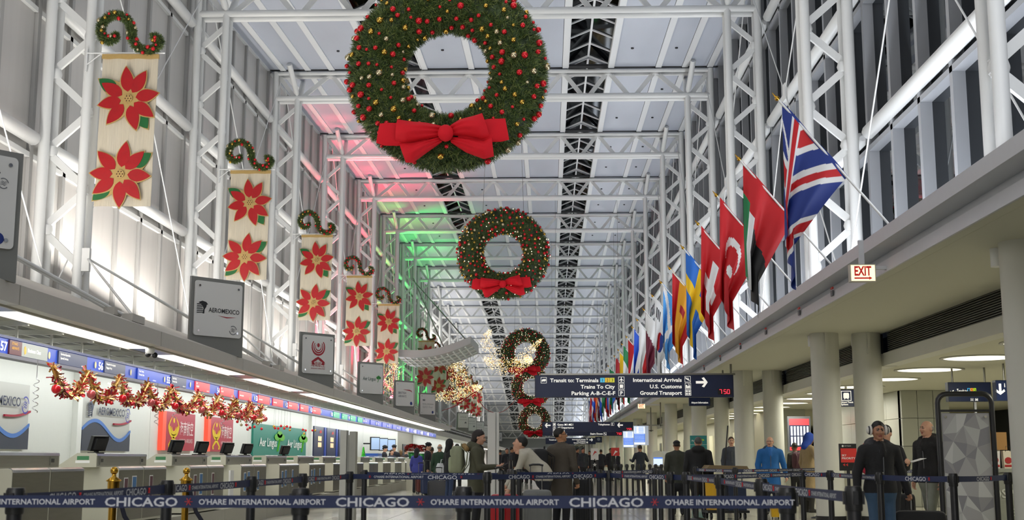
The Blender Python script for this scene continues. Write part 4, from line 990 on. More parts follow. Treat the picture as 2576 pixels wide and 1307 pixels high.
b = MB(); b.box(-.15, .06, -.15, .15, 0, 2.42); b.build('shaft', mat('pillar grey', 'D2D3CF', .5), o, local=True); b = MB(); b.box(.09, .15, -.12, .15, 0, 2.42); b.box(.06, .09, -.08, .1, 0, 2.42); b.build('flute', mat('pillar grey', 'D2D3CF', .5), o, local=True)
# ------------------------------------------------------------------ airline flag signs standing on the canopy edge
PLATE = mat('sign plate', 'D2D2D0', .35); SLATE = mat('sign slate', '777875', .5)
def asign(k, lab, draw):
    y = 23.1+10*k
    a = V(-6.47, y-.9, 0); c = V(-5.72, y, 0); d = (c-a).normalized(); nrm = V(d.y, -d.x, 0); L = (c-a).length
    o = empty('airline_sign', (a.x, a.y, 3.0), 0, lab, 'sign', 'airline signs on the canopy edge')
    zt = 4.46
    zs = lambda p: cz(p.x)-.06 if p.x < -5.8 else CZ+.20
    b = MB(); vs = [a+V(0, 0, zs(a)), c+V(0, 0, zs(c)), c+V(0, 0, zt), a+V(0, 0, zt)]; vs += [v-nrm*.05 for v in vs]
    b.add(vs, [(0,1,2,3),(7,6,5,4),(0,4,5,1),(1,5,6,2),(2,6,7,3),(3,7,4,0)]); b.build('back_board', SLATE, o)
    b = MB(); r = .05; w = L-.14; h = 1.0; q = []
    for cx_, cz_, a0 in ((w/2-r, h/2-r, 0), (-w/2+r, h/2-r, PI/2), (-w/2+r, -h/2+r, PI), (w/2-r, -h/2+r, 1.5*PI)): q += [(cx_+r*math.cos(a0+i*PI/8), cz_+r*math.sin(a0+i*PI/8)) for i in range(5)]
    ctr = (a+c)/2+V(0, 0, zt-.57)+nrm*.035
    b.prism(q, ctr, d, (0, 0, 1), -nrm*.03); b.build('plate', PLATE, o)
    b = MB()
    for sx in (-1, 1):
        for sz in (-1, 1): b.prism([(.022*math.cos(i*PI/4), .022*math.sin(i*PI/4)) for i in range(8)], ctr+d*(sx*(w/2-.09))+V(0, 0, sz*(h/2-.09))+nrm*.012, d, (0, 0, 1), -nrm*.012)
    b.build('stand_offs', CHROME, o)
    draw(o, ctr+nrm*.004, d, V(0, 0, 1), w, h)
def P2(b, poly, c, d, z, m=0): b.prism(poly, c, d, z, V(0, .001, 0), m)
INK = mat('black ink', '16181C', .5); CRIM = mat('crimson ink', '9C1626', .5); GREYI = mat('grey ink', '6A6C72', .5); NAVI = mat('navy ink', '1B2F78', .5)
def d_mex(o, c, d, z, w, h):
    b = MB(); s = .24
    for i in range(6): P2(b, [(-.46*s, (.3-i*.13)*s), ((-.05+.05*i)*s, (.38-i*.13)*s), ((.03*i)*s, (.31-i*.13)*s), (-.42*s, (.24-i*.13)*s)], c-d*.37, d, z)
    P2(b, [(x*s, y*s) for x, y in [(-.35, .42), (0, .55), (.35, .48), (.52, .30), (.40, .28), (.36, .1), (.22, -.1), (.2, -.4), (.05, -.42), (.12, 0), (-.1, .3)]], c-d*.36, d, z)
    b.build('eagle_mark', INK, o); b = MB(); b.text('AEROMEXICO', c-d*.22-z*.06, d, z, .085, bold=.012, width=.68); b.build('lettering', INK, o)
    b = MB(); P2(b, [(0, 0), (.2, -.015), (.42, -.005), (.2, -.035)], c-d*.02-z*.11, d, z); b.build('red_swoosh', CRIM, o)
    b = MB(); skyteam(b, c+d*.33-z*.36, d, z, .085); b.build('alliance_mark', GREYI, o)
def d_hai(o, c, d, z, w, h):
    b = MB(); t = c+z*.20
    for r in (.23, .165, .105):
        A = [(r*math.cos(PI-.7+i*(PI+1.4)/16), r*math.sin(PI-.7+i*(PI+1.4)/16)) for i in range(17)]; B = [(x*.84, y*.84+.012) for x, y in A]
        for i in range(16): P2(b, [A[i], A[i+1], B[i+1], B[i]], t, d, z)
    P2(b, [(.045*math.cos(i*PI/6), .055*math.sin(i*PI/6)) for i in range(12)], t+z*.05, d, z)
    for s in (-1, 1): P2(b, [(0, .07), (s*.1, .02), (s*.22, -.06), (s*.20, -.14), (s*.1, -.14), (s*.15, -.08), (s*.06, -.04), (0, 0)], t-z*.32, d, z)
    b.text('海南航空', c-d*.235-z*.31, d, z, .11, width=.47); b.text('HAINAN AIRLINES', c-d*.235-z*.38, d, z, .035, width=.47); b.build('lettering', CRIM, o)
def d_aer(o, c, d, z, w, h):
    b = MB(); b.text('Aer Lingus', c-d*.40-z*.05, d, z, .12, width=.58, bold=.008); b.build('lettering', mat('dark teal ink', '1E4A44', .5), o); b = MB()
    for a in (.5, 1.57, 2.64): P2(b, [(.055*math.cos(q)+.06*math.cos(a), .05*math.sin(q)+.06*math.sin(a)) for q in [i*PI/5 for i in range(10)]], c+d*.32+z*.02, d, z)
    P2(b, [(-.01, 0), (.02, 0), (-.03, -.13), (-.05, -.12)], c+d*.32+z*.02, d, z); b.build('shamrock', mat('shamrock ink', '2E8A3A', .5), o)
def d_ba(o, c, d, z, w, h):
    b = MB(); b.text('BRITISH', c-d*.38-z*.0, d, z, .10, width=.44); b.text('AIRWAYS', c-d*.38-z*.14, d, z, .10, width=.46); b.build('lettering', mat('navy ink dark', '202A4C', .5), o)
    b = MB(); P2(b, [(-.15, .06), (.25, .06), (.38, .02), (.40, -.05), (.33, 0), (.2, .02)], c+z*.13, d, z); b.build('ribbon_mark', CRIM, o)
    b = MB(); P2(b, [(.07*math.cos(i*PI/8), .07*math.sin(i*PI/8)) for i in range(16)], c+d*.36-z*.38, d, z); b.build('round_mark', NAVI, o)
def d_rj(o, c, d, z, w, h):
    b = MB(); b.text('ROYAL JORDANIAN', c-d*.36-z*.02, d, z, .075, width=.76); b.text('الملكية الأردنية', c-d*.36-z*.15, d, z, .08, width=.72); P2(b, [(-.08, -.03), (.08, -.03), (.10, .06), (.04, .03), (0, .08), (-.04, .03), (-.10, .06)], c-d*.28+z*.2, d, z); b.build('lettering', GREYI, o)
    b = MB(); P2(b, [(.07*math.cos(i*PI/8), .07*math.sin(i*PI/8)) for i in range(16)], c+d*.34-z*.38, d, z); b.build('round_mark', NAVI, o)
def d_left(o, c, d, z, w, h):
    b = MB(); b.text('Alitalia', c+d*.32+z*.30, d, z, .12, align='r', bold=.02); b.build('lettering', INK, o)
    b = MB(); b.text('ETIHAD', c+d*.30-z*.06, d, z, .12, align='r'); b.build('lettering', mat('ochre ink', 'A9793A', .5), o)
    b = MB(); b.text('AIR', c+d*.32-z*.30, d, z, .12, align='r', bold=.02); b.build('lettering', mat('royal blue ink', '2A3F9A', .5), o)
    b = MB(); P2(b, [(.065*math.cos(i*PI/8), .065*math.sin(i*PI/8)) for i in range(16)], c+d*.34-z*.40, d, z); b.build('round_mark', NAVI, o); b = MB(); skyteam(b, c+d*.36+z*.2, d, z, .06); b.build('alliance_mark', GREYI, o)
def d_misc(o, c, d, z, w, h):
    b = MB(); b.box(0, 0, 0, 0, 0, 0); b.text('ROYAL AIR', c-d*.3+z*.2, d, z, .09); P2(b, [(-.4, 0), (.4, 0), (.4, .015), (-.4, .015)], c+z*.05, d, z); P2(b, [(.1, -.2), (.35, -.2), (.3, -.1), (.2, -.08)], c, d, z); b.build('lettering', GREYI, o)
asign(-1, 'grey plate with Alitalia, ETIHAD and a blue round mark, cut off by the picture edge', d_left)
asign(0, 'grey plate reading AEROMEXICO with black eagle head on a slate board', d_mex)
asign(1, 'grey plate with crimson ringed emblem and Chinese characters on a slate board', d_hai)
asign(2, 'grey plate reading Aer Lingus with a small green shamrock on a slate board', d_aer)
asign(3, 'grey plate reading BRITISH AIRWAYS with red ribbon mark on a slate board', d_ba)
asign(4, 'grey plate with small crown and Arabic lettering on a slate board', d_rj)
for i, k in enumerate((6.6, 7.6, 8.7, 10, 11.5, 13)): asign(k, f'plain grey airline plate with faint lettering beyond the canopy end, {ORD[i]} there', d_misc)
# security camera under the canopy
o = empty('security_camera', tuple(ray_at(378, 872, -6.0)), 0, 'white dome security camera with two black eyes under the canopy edge', 'camera'); o.location.z = 2.74
b = MB(); b.lathe([(.05, .1), (.07, .08), (.07, .02), (.05, .0)], (0, 0, 0), 14); b.build('housing', WTXT, o, local=True); b = MB(); b.ball((-.03, 0, -.01), .045, 10, 6); b.build('lens_ball', BLACK, o, local=True); b = MB(); b.ball((.06, .05, -.02), .045, 10, 6); b.build('lens_ball', BLACK, o, local=True)
# tie rods from the legs to the canopy edge
for k in range(-1, 6):
    o = empty('canopy_stay', (-8.9, YK(k), 4.96), 0, f'pale steel stays spreading from leg bracket down to the canopy roof, {ORD[k+1]} set along', 'stay', 'canopy stay rods')
    b = MB(); b.box(-9.0, -8.85, YK(k)-.05, YK(k)+.05, 4.75, 5.2); b.build('bracket', WHITE, o)
    t = V(-8.87, YK(k), 4.98)
    for x, y in ((-6.15, YK(k)-5.2), (-6.1, YK(k)+4.4), (-6.3, YK(k)+4.2)):
        q = V(x, y, cz(x)+.03); b = MB(); b.tube(t+V(0, .1 if y > YK(k) else -.05, 0), q, .022, n=6); b.build('rod', WHITE, o)
        b = MB(); b.box(x-.08, x+.08, y-.15, y+.15, cz(x)-.02, cz(x)+.09); b.build('shoe', FASCL, o)
# ------------------------------------------------------------------ hanging direction signs
def hsign(name, lab, Y, x0, x1, y0, y1, cat='sign', mt=NAVYS, group=None, th=.14):
    a = at_y(x0, y1, Y); c = at_y(x1, y0, Y); o = empty(name, ((a.x+c.x)/2, Y, a.z), 0, lab, cat, group)
    b = MB(); b.box(a.x, c.x, Y, Y+th, a.z, c.z); b.build('board', mt, o)
    b = MB(); b.box(a.x-.015, a.x, Y-.01, Y+th+.01, a.z-.01, c.z+.01); b.box(c.x, c.x+.015, Y-.01, Y+th+.01, a.z-.01, c.z+.01); b.box(a.x, c.x, Y-.01, Y+th+.01, c.z, c.z+.012); b.box(a.x, c.x, Y-.01, Y+th+.01, a.z-.012, a.z); b.build('frame', mat('sign frame', '20283C', .4), o)
    sx = (c.x-a.x)/(x1-x0); sz = (c.z-a.z)/(y1-y0)
    return o, lambda px, py: V(a.x+(px-x0)*sx, Y-.004, c.z-(py-y0)*sz), sx, sz
EX, EZ = V(1, 0, 0), V(0, 0, 1); EM = V(0, .002, 0)
def frame_icon(o, Pt, px, py, s, kind, sx):
    w = s*sx; c = Pt(px, py); b = MB(); t = w*.06
    for x0, x1, z0, z1 in ((-.5, .5, .44, .5), (-.5, .5, -.5, -.44), (-.5, -.44, -.44, .44), (.44, .5, -.44, .44)): b.prism([(x0*w, z0*w), (x1*w, z0*w), (x1*w, z1*w), (x0*w, z1*w)], c, EX, EZ, EM)
    g = {'plane': [(-.04, .4), (.04, .4), (.07, .12), (.36, -.08), (.36, -.16), (.06, -.06), (.05, -.22), (.14, -.3), (.14, -.36), (0, -.32), (-.14, -.36), (-.14, -.3), (-.05, -.22), (-.06, -.06), (-.36, -.16), (-.36, -.08), (-.07, .12)],
         'train': [(-.22, .3), (.22, .3), (.28, .2), (.28, -.2), (.18, -.24), (.24, -.34), (.14, -.34), (.1, -.25), (-.1, -.25), (-.14, -.34), (-.24, -.34), (-.18, -.24), (-.28, -.2), (-.28, .2)],
         'bus': [(-.34, -.2), (-.34, .0), (-.2, .16), (.34, .2), (.36, -.14), (.2, -.16), (.12, -.24), (.0, -.16), (-.16, -.18), (-.22, -.26)],
         'arrive': [(-.36, .34), (-.28, .34), (-.12, .12), (.02, .04), (.0, .32), (.08, .28), (.2, -.06), (.36, -.2), (.34, -.28), (.1, -.2), (-.2, -.02), (-.34, .1)],
         'customs': [(-.36, -.36), (.36, -.36), (.36, -.1), (.28, .12), (.1, .1), (.02, -.08), (-.1, -.08), (-.16, .2), (-.36, .12)],
         'dots': [(-.36, .36), (-.06, .36), (-.06, .06), (-.36, .06)], 'phone': [(-.2, .34), (.1, .34), (.1, .2), (-.05, .14), (-.05, -.14), (.1, -.2), (.1, -.34), (-.2, -.34)], 'stairs': [(-.36, .3), (-.2, .3), (.36, -.24), (.36, -.34), (.2, -.34), (-.36, .2)], 'M': None, 'P': None}.get(kind)
    if kind in 'MP': b.text(kind, c-EX*(w*.0)-EZ*(w*.3), EX, EZ, w*.62, align='c', bold=.03)
    elif g: b.prism([(x*w, z*w) for x, z in g], c, EX, EZ, EM)
    if kind == 'customs': b.prism([(.16*w+.09*w*math.cos(i*PI/4), .26*w+.09*w*math.sin(i*PI/4)) for i in range(8)], c, EX, EZ, EM)
    if kind == 'dots':
        for dx, dz in ((.42, 0), (0, -.42), (.42, -.42)): b.prism([((x+dx)*w, (z+dz)*w) for x, z in g], c, EX, EZ, EM)
    b.build('pictogram', WTXTE, o)
def arrow(o, Pt, px, py, s, ang, sx, nm='arrow'):
    w = s*sx; c = Pt(px, py); d = V(math.cos(ang), 0, math.sin(ang)); n = V(-math.sin(ang), 0, math.cos(ang)); b = MB()
    b.prism([(-.5, -.11), (.22, -.11), (.0, -.36), (.2, -.44), (.52, 0), (.2, .44), (.0, .36), (.22, .11), (-.5, .11)], c, d*w, n*w, EM); b.build(nm, WTXTE, o)
def led(o, Pt, px, py, h, sx, st='7:50'):
    b = MB(); b.prism([(-1.7*h*sx, -.75*h*sx), (1.7*h*sx, -.75*h*sx), (1.7*h*sx, .75*h*sx), (-1.7*h*sx, .75*h*sx)], Pt(px, py), EX, EZ, EM); f = b.build('clock_window', BLACK, o)
    SEG = {'7': 'abc', '5': 'afgcd', '0': 'abcdef', ':': ''}; b = MB(); H = h*sx; x = -1.3*H
    for ch in st:
        if ch == ':': x += .25*H; continue
        for q in SEG.get(ch, 'abcdef'):
            x0, z0, x1, z1 = dict(a=(0, .5, .5, .5), b=(.5, .5, .5, 0), c=(.5, 0, .5, -.5), d=(0, -.5, .5, -.5), e=(0, 0, 0, -.5), f=(0, .5, 0, 0), g=(0, 0, .5, 0))[q]
            b.bar(Pt(px, py)+V(x+x0*H*1.1, -.006, z0*H), Pt(px, py)+V(x+x1*H*1.1, -.006, z1*H), .01, H*.12, up=(0, 1, 0))
        x += .85*H
    b.build('clock_digits', REDLED, f)
def line(o, Pt, s, px, py, hpx, sx, al='r', nm='lettering', mt=None, wd=None):
    b = MB(); b.text(s, Pt(px, py), EX, EZ, hpx*sx, align=al, bold=.022, width=None if wd is None else wd*sx); b.build(nm, mt or WTXTE, o)
o, Pt, sx, sz = hsign('terminal_sign', 'big navy hanging sign reading Transit to Terminals 1 2 3 and International Arrivals', 31, 1347, 1843, 943, 998)
line(o, Pt, 'Transit to: Terminals', 1506, 960, 9.6, sx, wd=122); line(o, Pt, 'Trains To City', 1547, 976.5, 9.6, sx, wd=86); line(o, Pt, 'Parking A-B-C-E-F', 1548, 993, 9.6, sx, wd=110)
line(o, Pt, 'International Arrivals', 1715, 959.5, 9.6, sx, wd=122); line(o, Pt, 'U.S. Customs', 1715, 976, 9.6, sx, wd=80); line(o, Pt, 'Ground Transport', 1715, 992.5, 9.6, sx, wd=105)
for i, (c, h) in enumerate((('58C4E8', '1'), ('F0C840', '2'), ('E0DC48', '3'))):
    px = 1516+i*12.3; b = MB(); w = 5.7*sx; b.prism([(-w, -w), (w, -w), (w, w), (-w, w)], Pt(px, 955), EX, EZ, EM); q = b.build('terminal_number', mat('tile '+h, c, .5, emit=.35), o); b = MB(); b.text(h, Pt(px, 959)+V(0, -.004, 0), EX, EZ, 8*sx, align='c'); b.build('numeral', INK, q)
for px, py, k in ((1368, 955, 'bus'), (1563.5, 954, 'plane'), (1563.5, 971, 'train'), (1563.5, 988, 'P'), (1730, 953, 'arrive'), (1730.5, 970, 'customs'), (1730.5, 987, 'dots')): frame_icon(o, Pt, px, py, 15, k, sx)
arrow(o, Pt, 1765, 961, 29, 0, sx); led(o, Pt, 1822, 985, 10, sx)
b = MB()
p = Pt(1360, 943); q = Pt(1838, 943); b.bar(p+V(0, .07, .03), V(4.6, 31.07, q.z+.03), .05, .05); b.bar((4.5, 31.07, q.z), (4.5, 31.07, 3.53), .05, .05)
b.build('hangers', STEEL, o)
G2 = 'direction signs farther down the hall'
o, Pt, sx, sz = hsign('gates_sign', 'navy hanging sign reading Gates M1-M21, All Departures, Toilets and Telephones', 67, 1365, 1592, 1061, 1085)
for i, s in enumerate(('Gates M1-M21', 'All Departures', 'Toilets')): line(o, Pt, s, 1402, 1069.5+i*7.6, 5.0, sx, 'l')
for i, k in enumerate(('M', 'plane', 'train')): frame_icon(o, Pt, 1394.5, 1066+i*7.6, 7.2, k, sx)
line(o, Pt, 'Telephones', 1534, 1069, 4.6, sx); frame_icon(o, Pt, 1541, 1066, 7.5, 'phone', sx); arrow(o, Pt, 1378, 1069, 14, PI, sx); arrow(o, Pt, 1560, 1068.5, 14, PI, sx); led(o, Pt, 1582, 1079, 5, sx)
b = MB()
for px in (1400, 1560): p = Pt(px, 1061); b.tube(p+V(0, .07, 0), V(p.x, 67.07, 15.6), .007, n=5)
b.build('hangers', STEEL, o)
o, Pt, sx, sz = hsign('stairs_sign', 'navy hanging sign reading Bank/Bar and Stairs Down, just under the gates sign', 76, 1366, 1567, 1076, 1095)
line(o, Pt, 'Bank/Bar', 1404, 1093, 4.6, sx, 'l'); frame_icon(o, Pt, 1394, 1091, 7, 'M', sx); line(o, Pt, 'Stairs Down', 1516, 1092.5, 4.6, sx); frame_icon(o, Pt, 1522, 1090.5, 7, 'stairs', sx); led(o, Pt, 1557, 1090, 5, sx)
b = MB(); p = Pt(1390, 1076); b.tube(p+V(0, .07, 0), V(p.x, 76.07, 14.5), .007, n=5); p = Pt(1550, 1076); b.tube(p+V(0, .07, 0), V(p.x, 76.07, 15.2), .007, n=5); b.build('hangers', STEEL, o)
o, Pt, sx, sz = hsign('arrivals_sign', 'navy hanging sign with a right arrow, International Arrivals and a round mark beside it', 108, 1373, 1498, 1101, 1116)
line(o, Pt, 'Transit to: Terminals', 1381, 1107, 3.2, sx, 'l')
for i, s in enumerate(('International Arrivals', 'U.S. Customs', 'Ground Transport')): line(o, Pt, s, 1473, 1106+i*4.2, 2.9, sx)
frame_icon(o, Pt, 1477, 1104, 4, 'arrive', sx); frame_icon(o, Pt, 1477, 1112, 4, 'dots', sx); arrow(o, Pt, 1487, 1105.5, 8.5, 0, sx)
b = MB(); p = Pt(1385, 1101); b.tube(p+V(0, .07, 0), V(p.x, 108.07, 15.0), .01, n=5); p = Pt(1470, 1101); b.tube(p+V(0, .07, 0), V(p.x, 108.07, 15.0), .01, n=5); b.build('hangers', STEEL, o)
o, Pt, sx, sz = hsign('arrow_sign', 'narrow navy hanging sign with white arrow and red clock beyond the arrivals sign', 125, 1428, 1456, 1125, 1133)
arrow(o, Pt, 1445, 1128, 6, 0, sx); led(o, Pt, 1452, 1131, 2.5, sx); b = MB(); p = Pt(1440, 1125); b.tube(p+V(0, .07, 0), V(p.x, 125.07, 14.4), .02, n=5); b.build('hanger', STEEL, o)
o, Pt, sx, sz = hsign('round_mark_sign', 'square navy hanging sign with a pale ring beside the arrivals sign', 104, 1498, 1514, 1098, 1112); b = MB(); w = 4*sx; b.prism([(w*math.cos(i*PI/8), w*math.sin(i*PI/8)) for i in range(16)], Pt(1506, 1104), EX, EZ, EM); b.build('ring', mat('ring pale', '8A94B0', .5), o); b = MB(); p = Pt(1506, 1098); b.tube(p+V(0, .07, 0), V(p.x, 104.07, 15.3), .01, n=5); b.build('hanger', STEEL, o)
o, Pt, sx, sz = hsign('information_sign', 'navy hanging sign reading Airport Information under the big terminal sign', 33.2, 1735, 1785, 999, 1019); line(o, Pt, 'Airport Information', 1760, 1014, 4.6, sx, 'c', wd=42); b = MB(); p = Pt(1745, 999); b.bar(p+V(0, .05, .02), V(4.7, 33.25, p.z+.02), .04, .04); b.bar((4.6, 33.25, p.z), (4.6, 33.25, 3.53), .04, .04); b.build('hangers', STEEL, o)
o, Pt, sx, sz = hsign('transit_sign', 'navy projecting sign reading Airport Transit System between two round columns', 30, 2114, 2147, 980, 1021); frame_icon(o, Pt, 2129, 995, 24, 'train', sx); line(o, Pt, 'Airport Transit', 2116, 1013, 4.4, sx, 'l', wd=29); line(o, Pt, 'System', 2116, 1018.5, 4.4, sx, 'l'); b = MB(); p = Pt(2130, 980); b.tube(p+V(0, .05, 0), V(p.x, 30.05, 2.95), .03, n=6); b.build('hanger', STEEL, o)
o, Pt, sx, sz = hsign('concourse_sign', 'navy concourse sign reading Transit to with coloured number tiles behind the tall poster frame', 24, 2388, 2490, 962, 1008); line(o, Pt, 'Transit to:', 2408, 989, 12, sx, 'l', wd=26); arrow(o, Pt, 2396, 985, 11, PI*1.25, sx); frame_icon(o, Pt, 2444, 1005, 7, 'plane', sx); frame_icon(o, Pt, 2455, 1005, 7, 'M', sx)
for i, c in enumerate(('3AA6E0', 'F0902C', 'B4DC28')):
    px = 2437+i*7.5; b = MB(); w = 3.3*sx; b.prism([(-w, -w*2.2), (w, -w*2.2), (w, w*2.2), (-w, w*2.2)], Pt(px, 983), EX, EZ, EM); q = b.build('terminal_number', mat('ctile '+c, c, .5, emit=.5), o); b = MB(); b.text(str(i+1), Pt(px, 988)+V(0, -.004, 0), EX, EZ, 11*sx, align='c', width=4*sx); b.build('numeral', INK, q)
b = MB()
for px in (2400, 2480): p = Pt(px, 962); b.tube(p+V(0, .05, 0), V(p.x, 24.05, 2.95), .02, n=6)
b.build('hangers', STEEL, o)
o, Pt, sx, sz = hsign('down_arrow_sign', 'navy concourse sign with cream down arrow beside the last round column', 23, 2508, 2552, 957, 1006); arrow(o, Pt, 2517, 978, 26, -PI/2, sx); line(o, Pt, 'i Be', 2527, 973, 10, sx, 'l'); b = MB(); p = Pt(2530, 957); b.tube(p+V(0, .05, 0), V(p.x, 23.05, 2.95), .02, n=6); b.build('hanger', STEEL, o)
# exit signs
CREAME = mat('lit exit face', 'FFE9B8', .5, emit=1.1); REDE = mat('exit red', 'C81420', .5, emit=.25)
for (x0, x1, y0, y1, Y), lab in (((2139, 2202, 664, 708, 15.6), 'lit cream EXIT sign with red letters and arrow on the concourse fascia'), ((1604, 1623, 1015, 1027, 50), 'lit cream EXIT sign small and glowing farther along the concourse fascia')):
    a = at_y(x0, y1, Y); c = at_y(x1, y0, Y); o = empty('exit_sign', ((a.x+c.x)/2, Y, a.z), 0, lab, 'sign'); w = c.x-a.x; h = c.z-a.z
    b = MB(); b.box(a.x, c.x, Y, Y+.09, a.z, c.z); b.build('housing', mat('exit housing', 'B8B4A8', .4), o)
    b = MB(); b.box(a.x+w*.05, c.x-w*.03, Y-.004, Y, a.z+h*.05, c.z-h*.05); b.build('lit_face', CREAME, o)
    b = MB(); b.text('EXIT', (a.x+w*.5, Y-.008, a.z+h*.36), EX, EZ, h*.54, align='c', bold=.035, width=w*.66); b.build('lettering', REDE, o)
    b = MB(); b.prism([(-.34, -.03), (.24, -.03), (.22, -.08), (.36, 0), (.22, .08), (.24, .03), (-.34, .03)], (a.x+w*.5, Y-.008, a.z+h*.2), EX*w, EZ*h*1.4, EM); b.build('arrow', REDE, o)
    b = MB(); b.box(a.x+w*.4, a.x+w*.6, Y+.02, Y+.07, c.z-.001, 3.9 if Y < 20 else 3.85); b.box(a.x+w*.4, 4.4, Y+.02, Y+.07, c.z-.06, c.z-.02); b.build('bracket', FASC, o)
# flight boards
SCR = mat('screen blue', '3A6FD8', .3, emit=.75); SCRW = mat('screen white', 'DCE6F4', .3, emit=.9)
for i, (x0, x1, y0, y1, Y) in enumerate(((1569, 1593, 1085, 1123, 57), (1596, 1622, 1072, 1117, 52))):
    a = at_y(x0, y1, Y); c = at_y(x1, y0, Y); w = c.x-a.x; h = c.z-a.z; o = empty('flight_board', ((a.x+c.x)/2, Y, a.z), 0, ('shorter bright flight information screen hanging beside the gates sign', 'taller bright flight information screen before the round columns')[i], 'screen', 'flight information screens')
    b = MB(); b.box(a.x-.03, c.x+.15, Y, Y+.12, a.z-.03, c.z+.03); b.build('housing', mat('screen housing', 'B8C4D8', .4, emit=.3), o)
    b = MB(); b.box(a.x, c.x, Y-.006, Y, a.z+h*.12, c.z-h*.40); b.build('screen_lower', SCR, o); b = MB(); b.box(a.x, c.x, Y-.006, Y, c.z-h*.40, c.z); b.build('screen_upper', SCRW, o); b = MB(); b.box(a.x, c.x, Y-.006, Y, a.z, a.z+h*.12); b.build('screen_footer', SCRW, o)
    b = MB()
    for r in range(6): z = a.z+h*(.17+r*.075); b.box(a.x+w*.04, c.x-w*.04, Y-.009, Y-.006, z, z+h*.016)
    for r in range(7): z = c.z-h*(.05+r*.05); b.box(a.x+w*.05, a.x+w*.22, Y-.009, Y-.006, z, z+h*.02, 1); b.box(a.x+w*.4, a.x+w*.9, Y-.009, Y-.006, z, z+h*.02, 1)
    b.build('flight_rows', [SCRW, SCR], o)
    b = MB(); b.bar((a.x+w*.3, Y+.06, c.z+.05), (max(c.x, 4.7), Y+.06, c.z+.05), .05, .05); b.bar((4.6, Y+.06, c.z), (4.6, Y+.06, 3.53), .05, .05); b.bar((a.x+w*.4, Y+.06, c.z), (a.x+w*.4, Y+.06, c.z+.07), .05, .05, up=(0, 1, 0)); b.build('hanger', STEEL, o)
# ------------------------------------------------------------------ queue stanchions and their printed belts
ZP, ZBL = 1.03, .972
def post_at(px, top):
    d = at_y(px, top, 10.)-V(0, 0, CAMH); t = (ZP-CAMH)/d.z; return V(d.x*t, d.y*t, 0)
POSTS = dict(a0=(-620, 1226), f0=(40, 1226), f1=(757, 1227), f2=(1167, 1223), f3=(1979, 1225), f4=(2146, 1222), l1=(421, 1207), l2=(633, 1197), l3=(762, 1190), l4=(880, 1185), l5=(917, 1181),
    c1=(1226, 1186), c2=(1262, 1183), c3=(1291, 1181), c4=(1306, 1179), d1=(1484, 1178), d2=(1507, 1180), d3=(1531, 1183), e1=(1645, 1176), e2=(1661, 1178), r1=(1687, 1186), r2=(1726, 1186.5), r3=(1811, 1193), r4=(1915, 1203),
    g1=(1750, 1173), g2=(1849, 1175), h1=(2018, 1181), h2=(2088, 1182), h3=(2213, 1187), h4=(2397, 1190), h5=(2535, 1187), h6=(2760, 1187), k1=(2058, 1172.5), k2=(2102, 1173), k3=(2166, 1173), k4=(2236, 1175), k5=(2423, 1177), k6=(2640, 1177))
PW = {k: post_at(*v) for k, v in POSTS.items()}
LABP = dict(a0='before the check-in plinth at the start of the queue', f0='at the start of the front belt before the steel counters', f1='standing before the black and gold desks on the front belt', f2='on the front belt below the olive parka', f3='where the front belt turns back on the concourse side', f4='ending the short belt past the front belt',
    l1='first behind the front belt on the counter side', l2='second behind the front belt on the counter side', l3='third behind the front belt on the counter side', l4='at the corner of the second cross belt by the pylon', l5='just beyond the corner post by the pylon')
pp = None; NP = 0
for i, (k, p) in enumerate(PW.items()):
    if pp is None:
        o = empty('queue_post'); pp = o
        b = MB(); b.lathe([(.0375, .04), (.0375, .90)], (0, 0, 0), 18); b.build('post_tube', BLACKM, o, local=True)
        b = MB(); b.lathe([(.18, 0), (.18, .018), (.12, .035), (.04, .05)], (0, 0, 0), 28); b.build('base', BLACKM, o, local=True)
        b = MB(); b.lathe([(.043, .90), (.046, .91), (.046, 1.015), (.040, 1.03)], (0, 0, 0), 18); b.build('belt_head', BLACK, o, local=True)
        b = MB()
        for a in range(4): b.box(-.012+.044*math.cos(a*PI/2), .012+.044*math.cos(a*PI/2), -.012+.044*math.sin(a*PI/2), .012+.044*math.sin(a*PI/2), .935, 1.005)
        b.build('belt_clips', BLACKM, o, local=True)
    else: o = copy_tree(pp)
    o.location = p; o.rotation_euler = (0, 0, 0)
    if k in LABP: lab = 'black belt post ' + LABP[k]
    else:
        j = list(PW).index(k); lab = f'black belt post, {ORD[j-len(LABP)]} in the queue lanes beyond the second cross belt'
    put(o, lab, 'post', 'black queue posts')
STAR = mat('belt star red', 'D83A3A', .6); BTX = mat('belt lettering', 'C9CBD2', .6); BLT2 = mat('belt dark', '1A2440', .6)
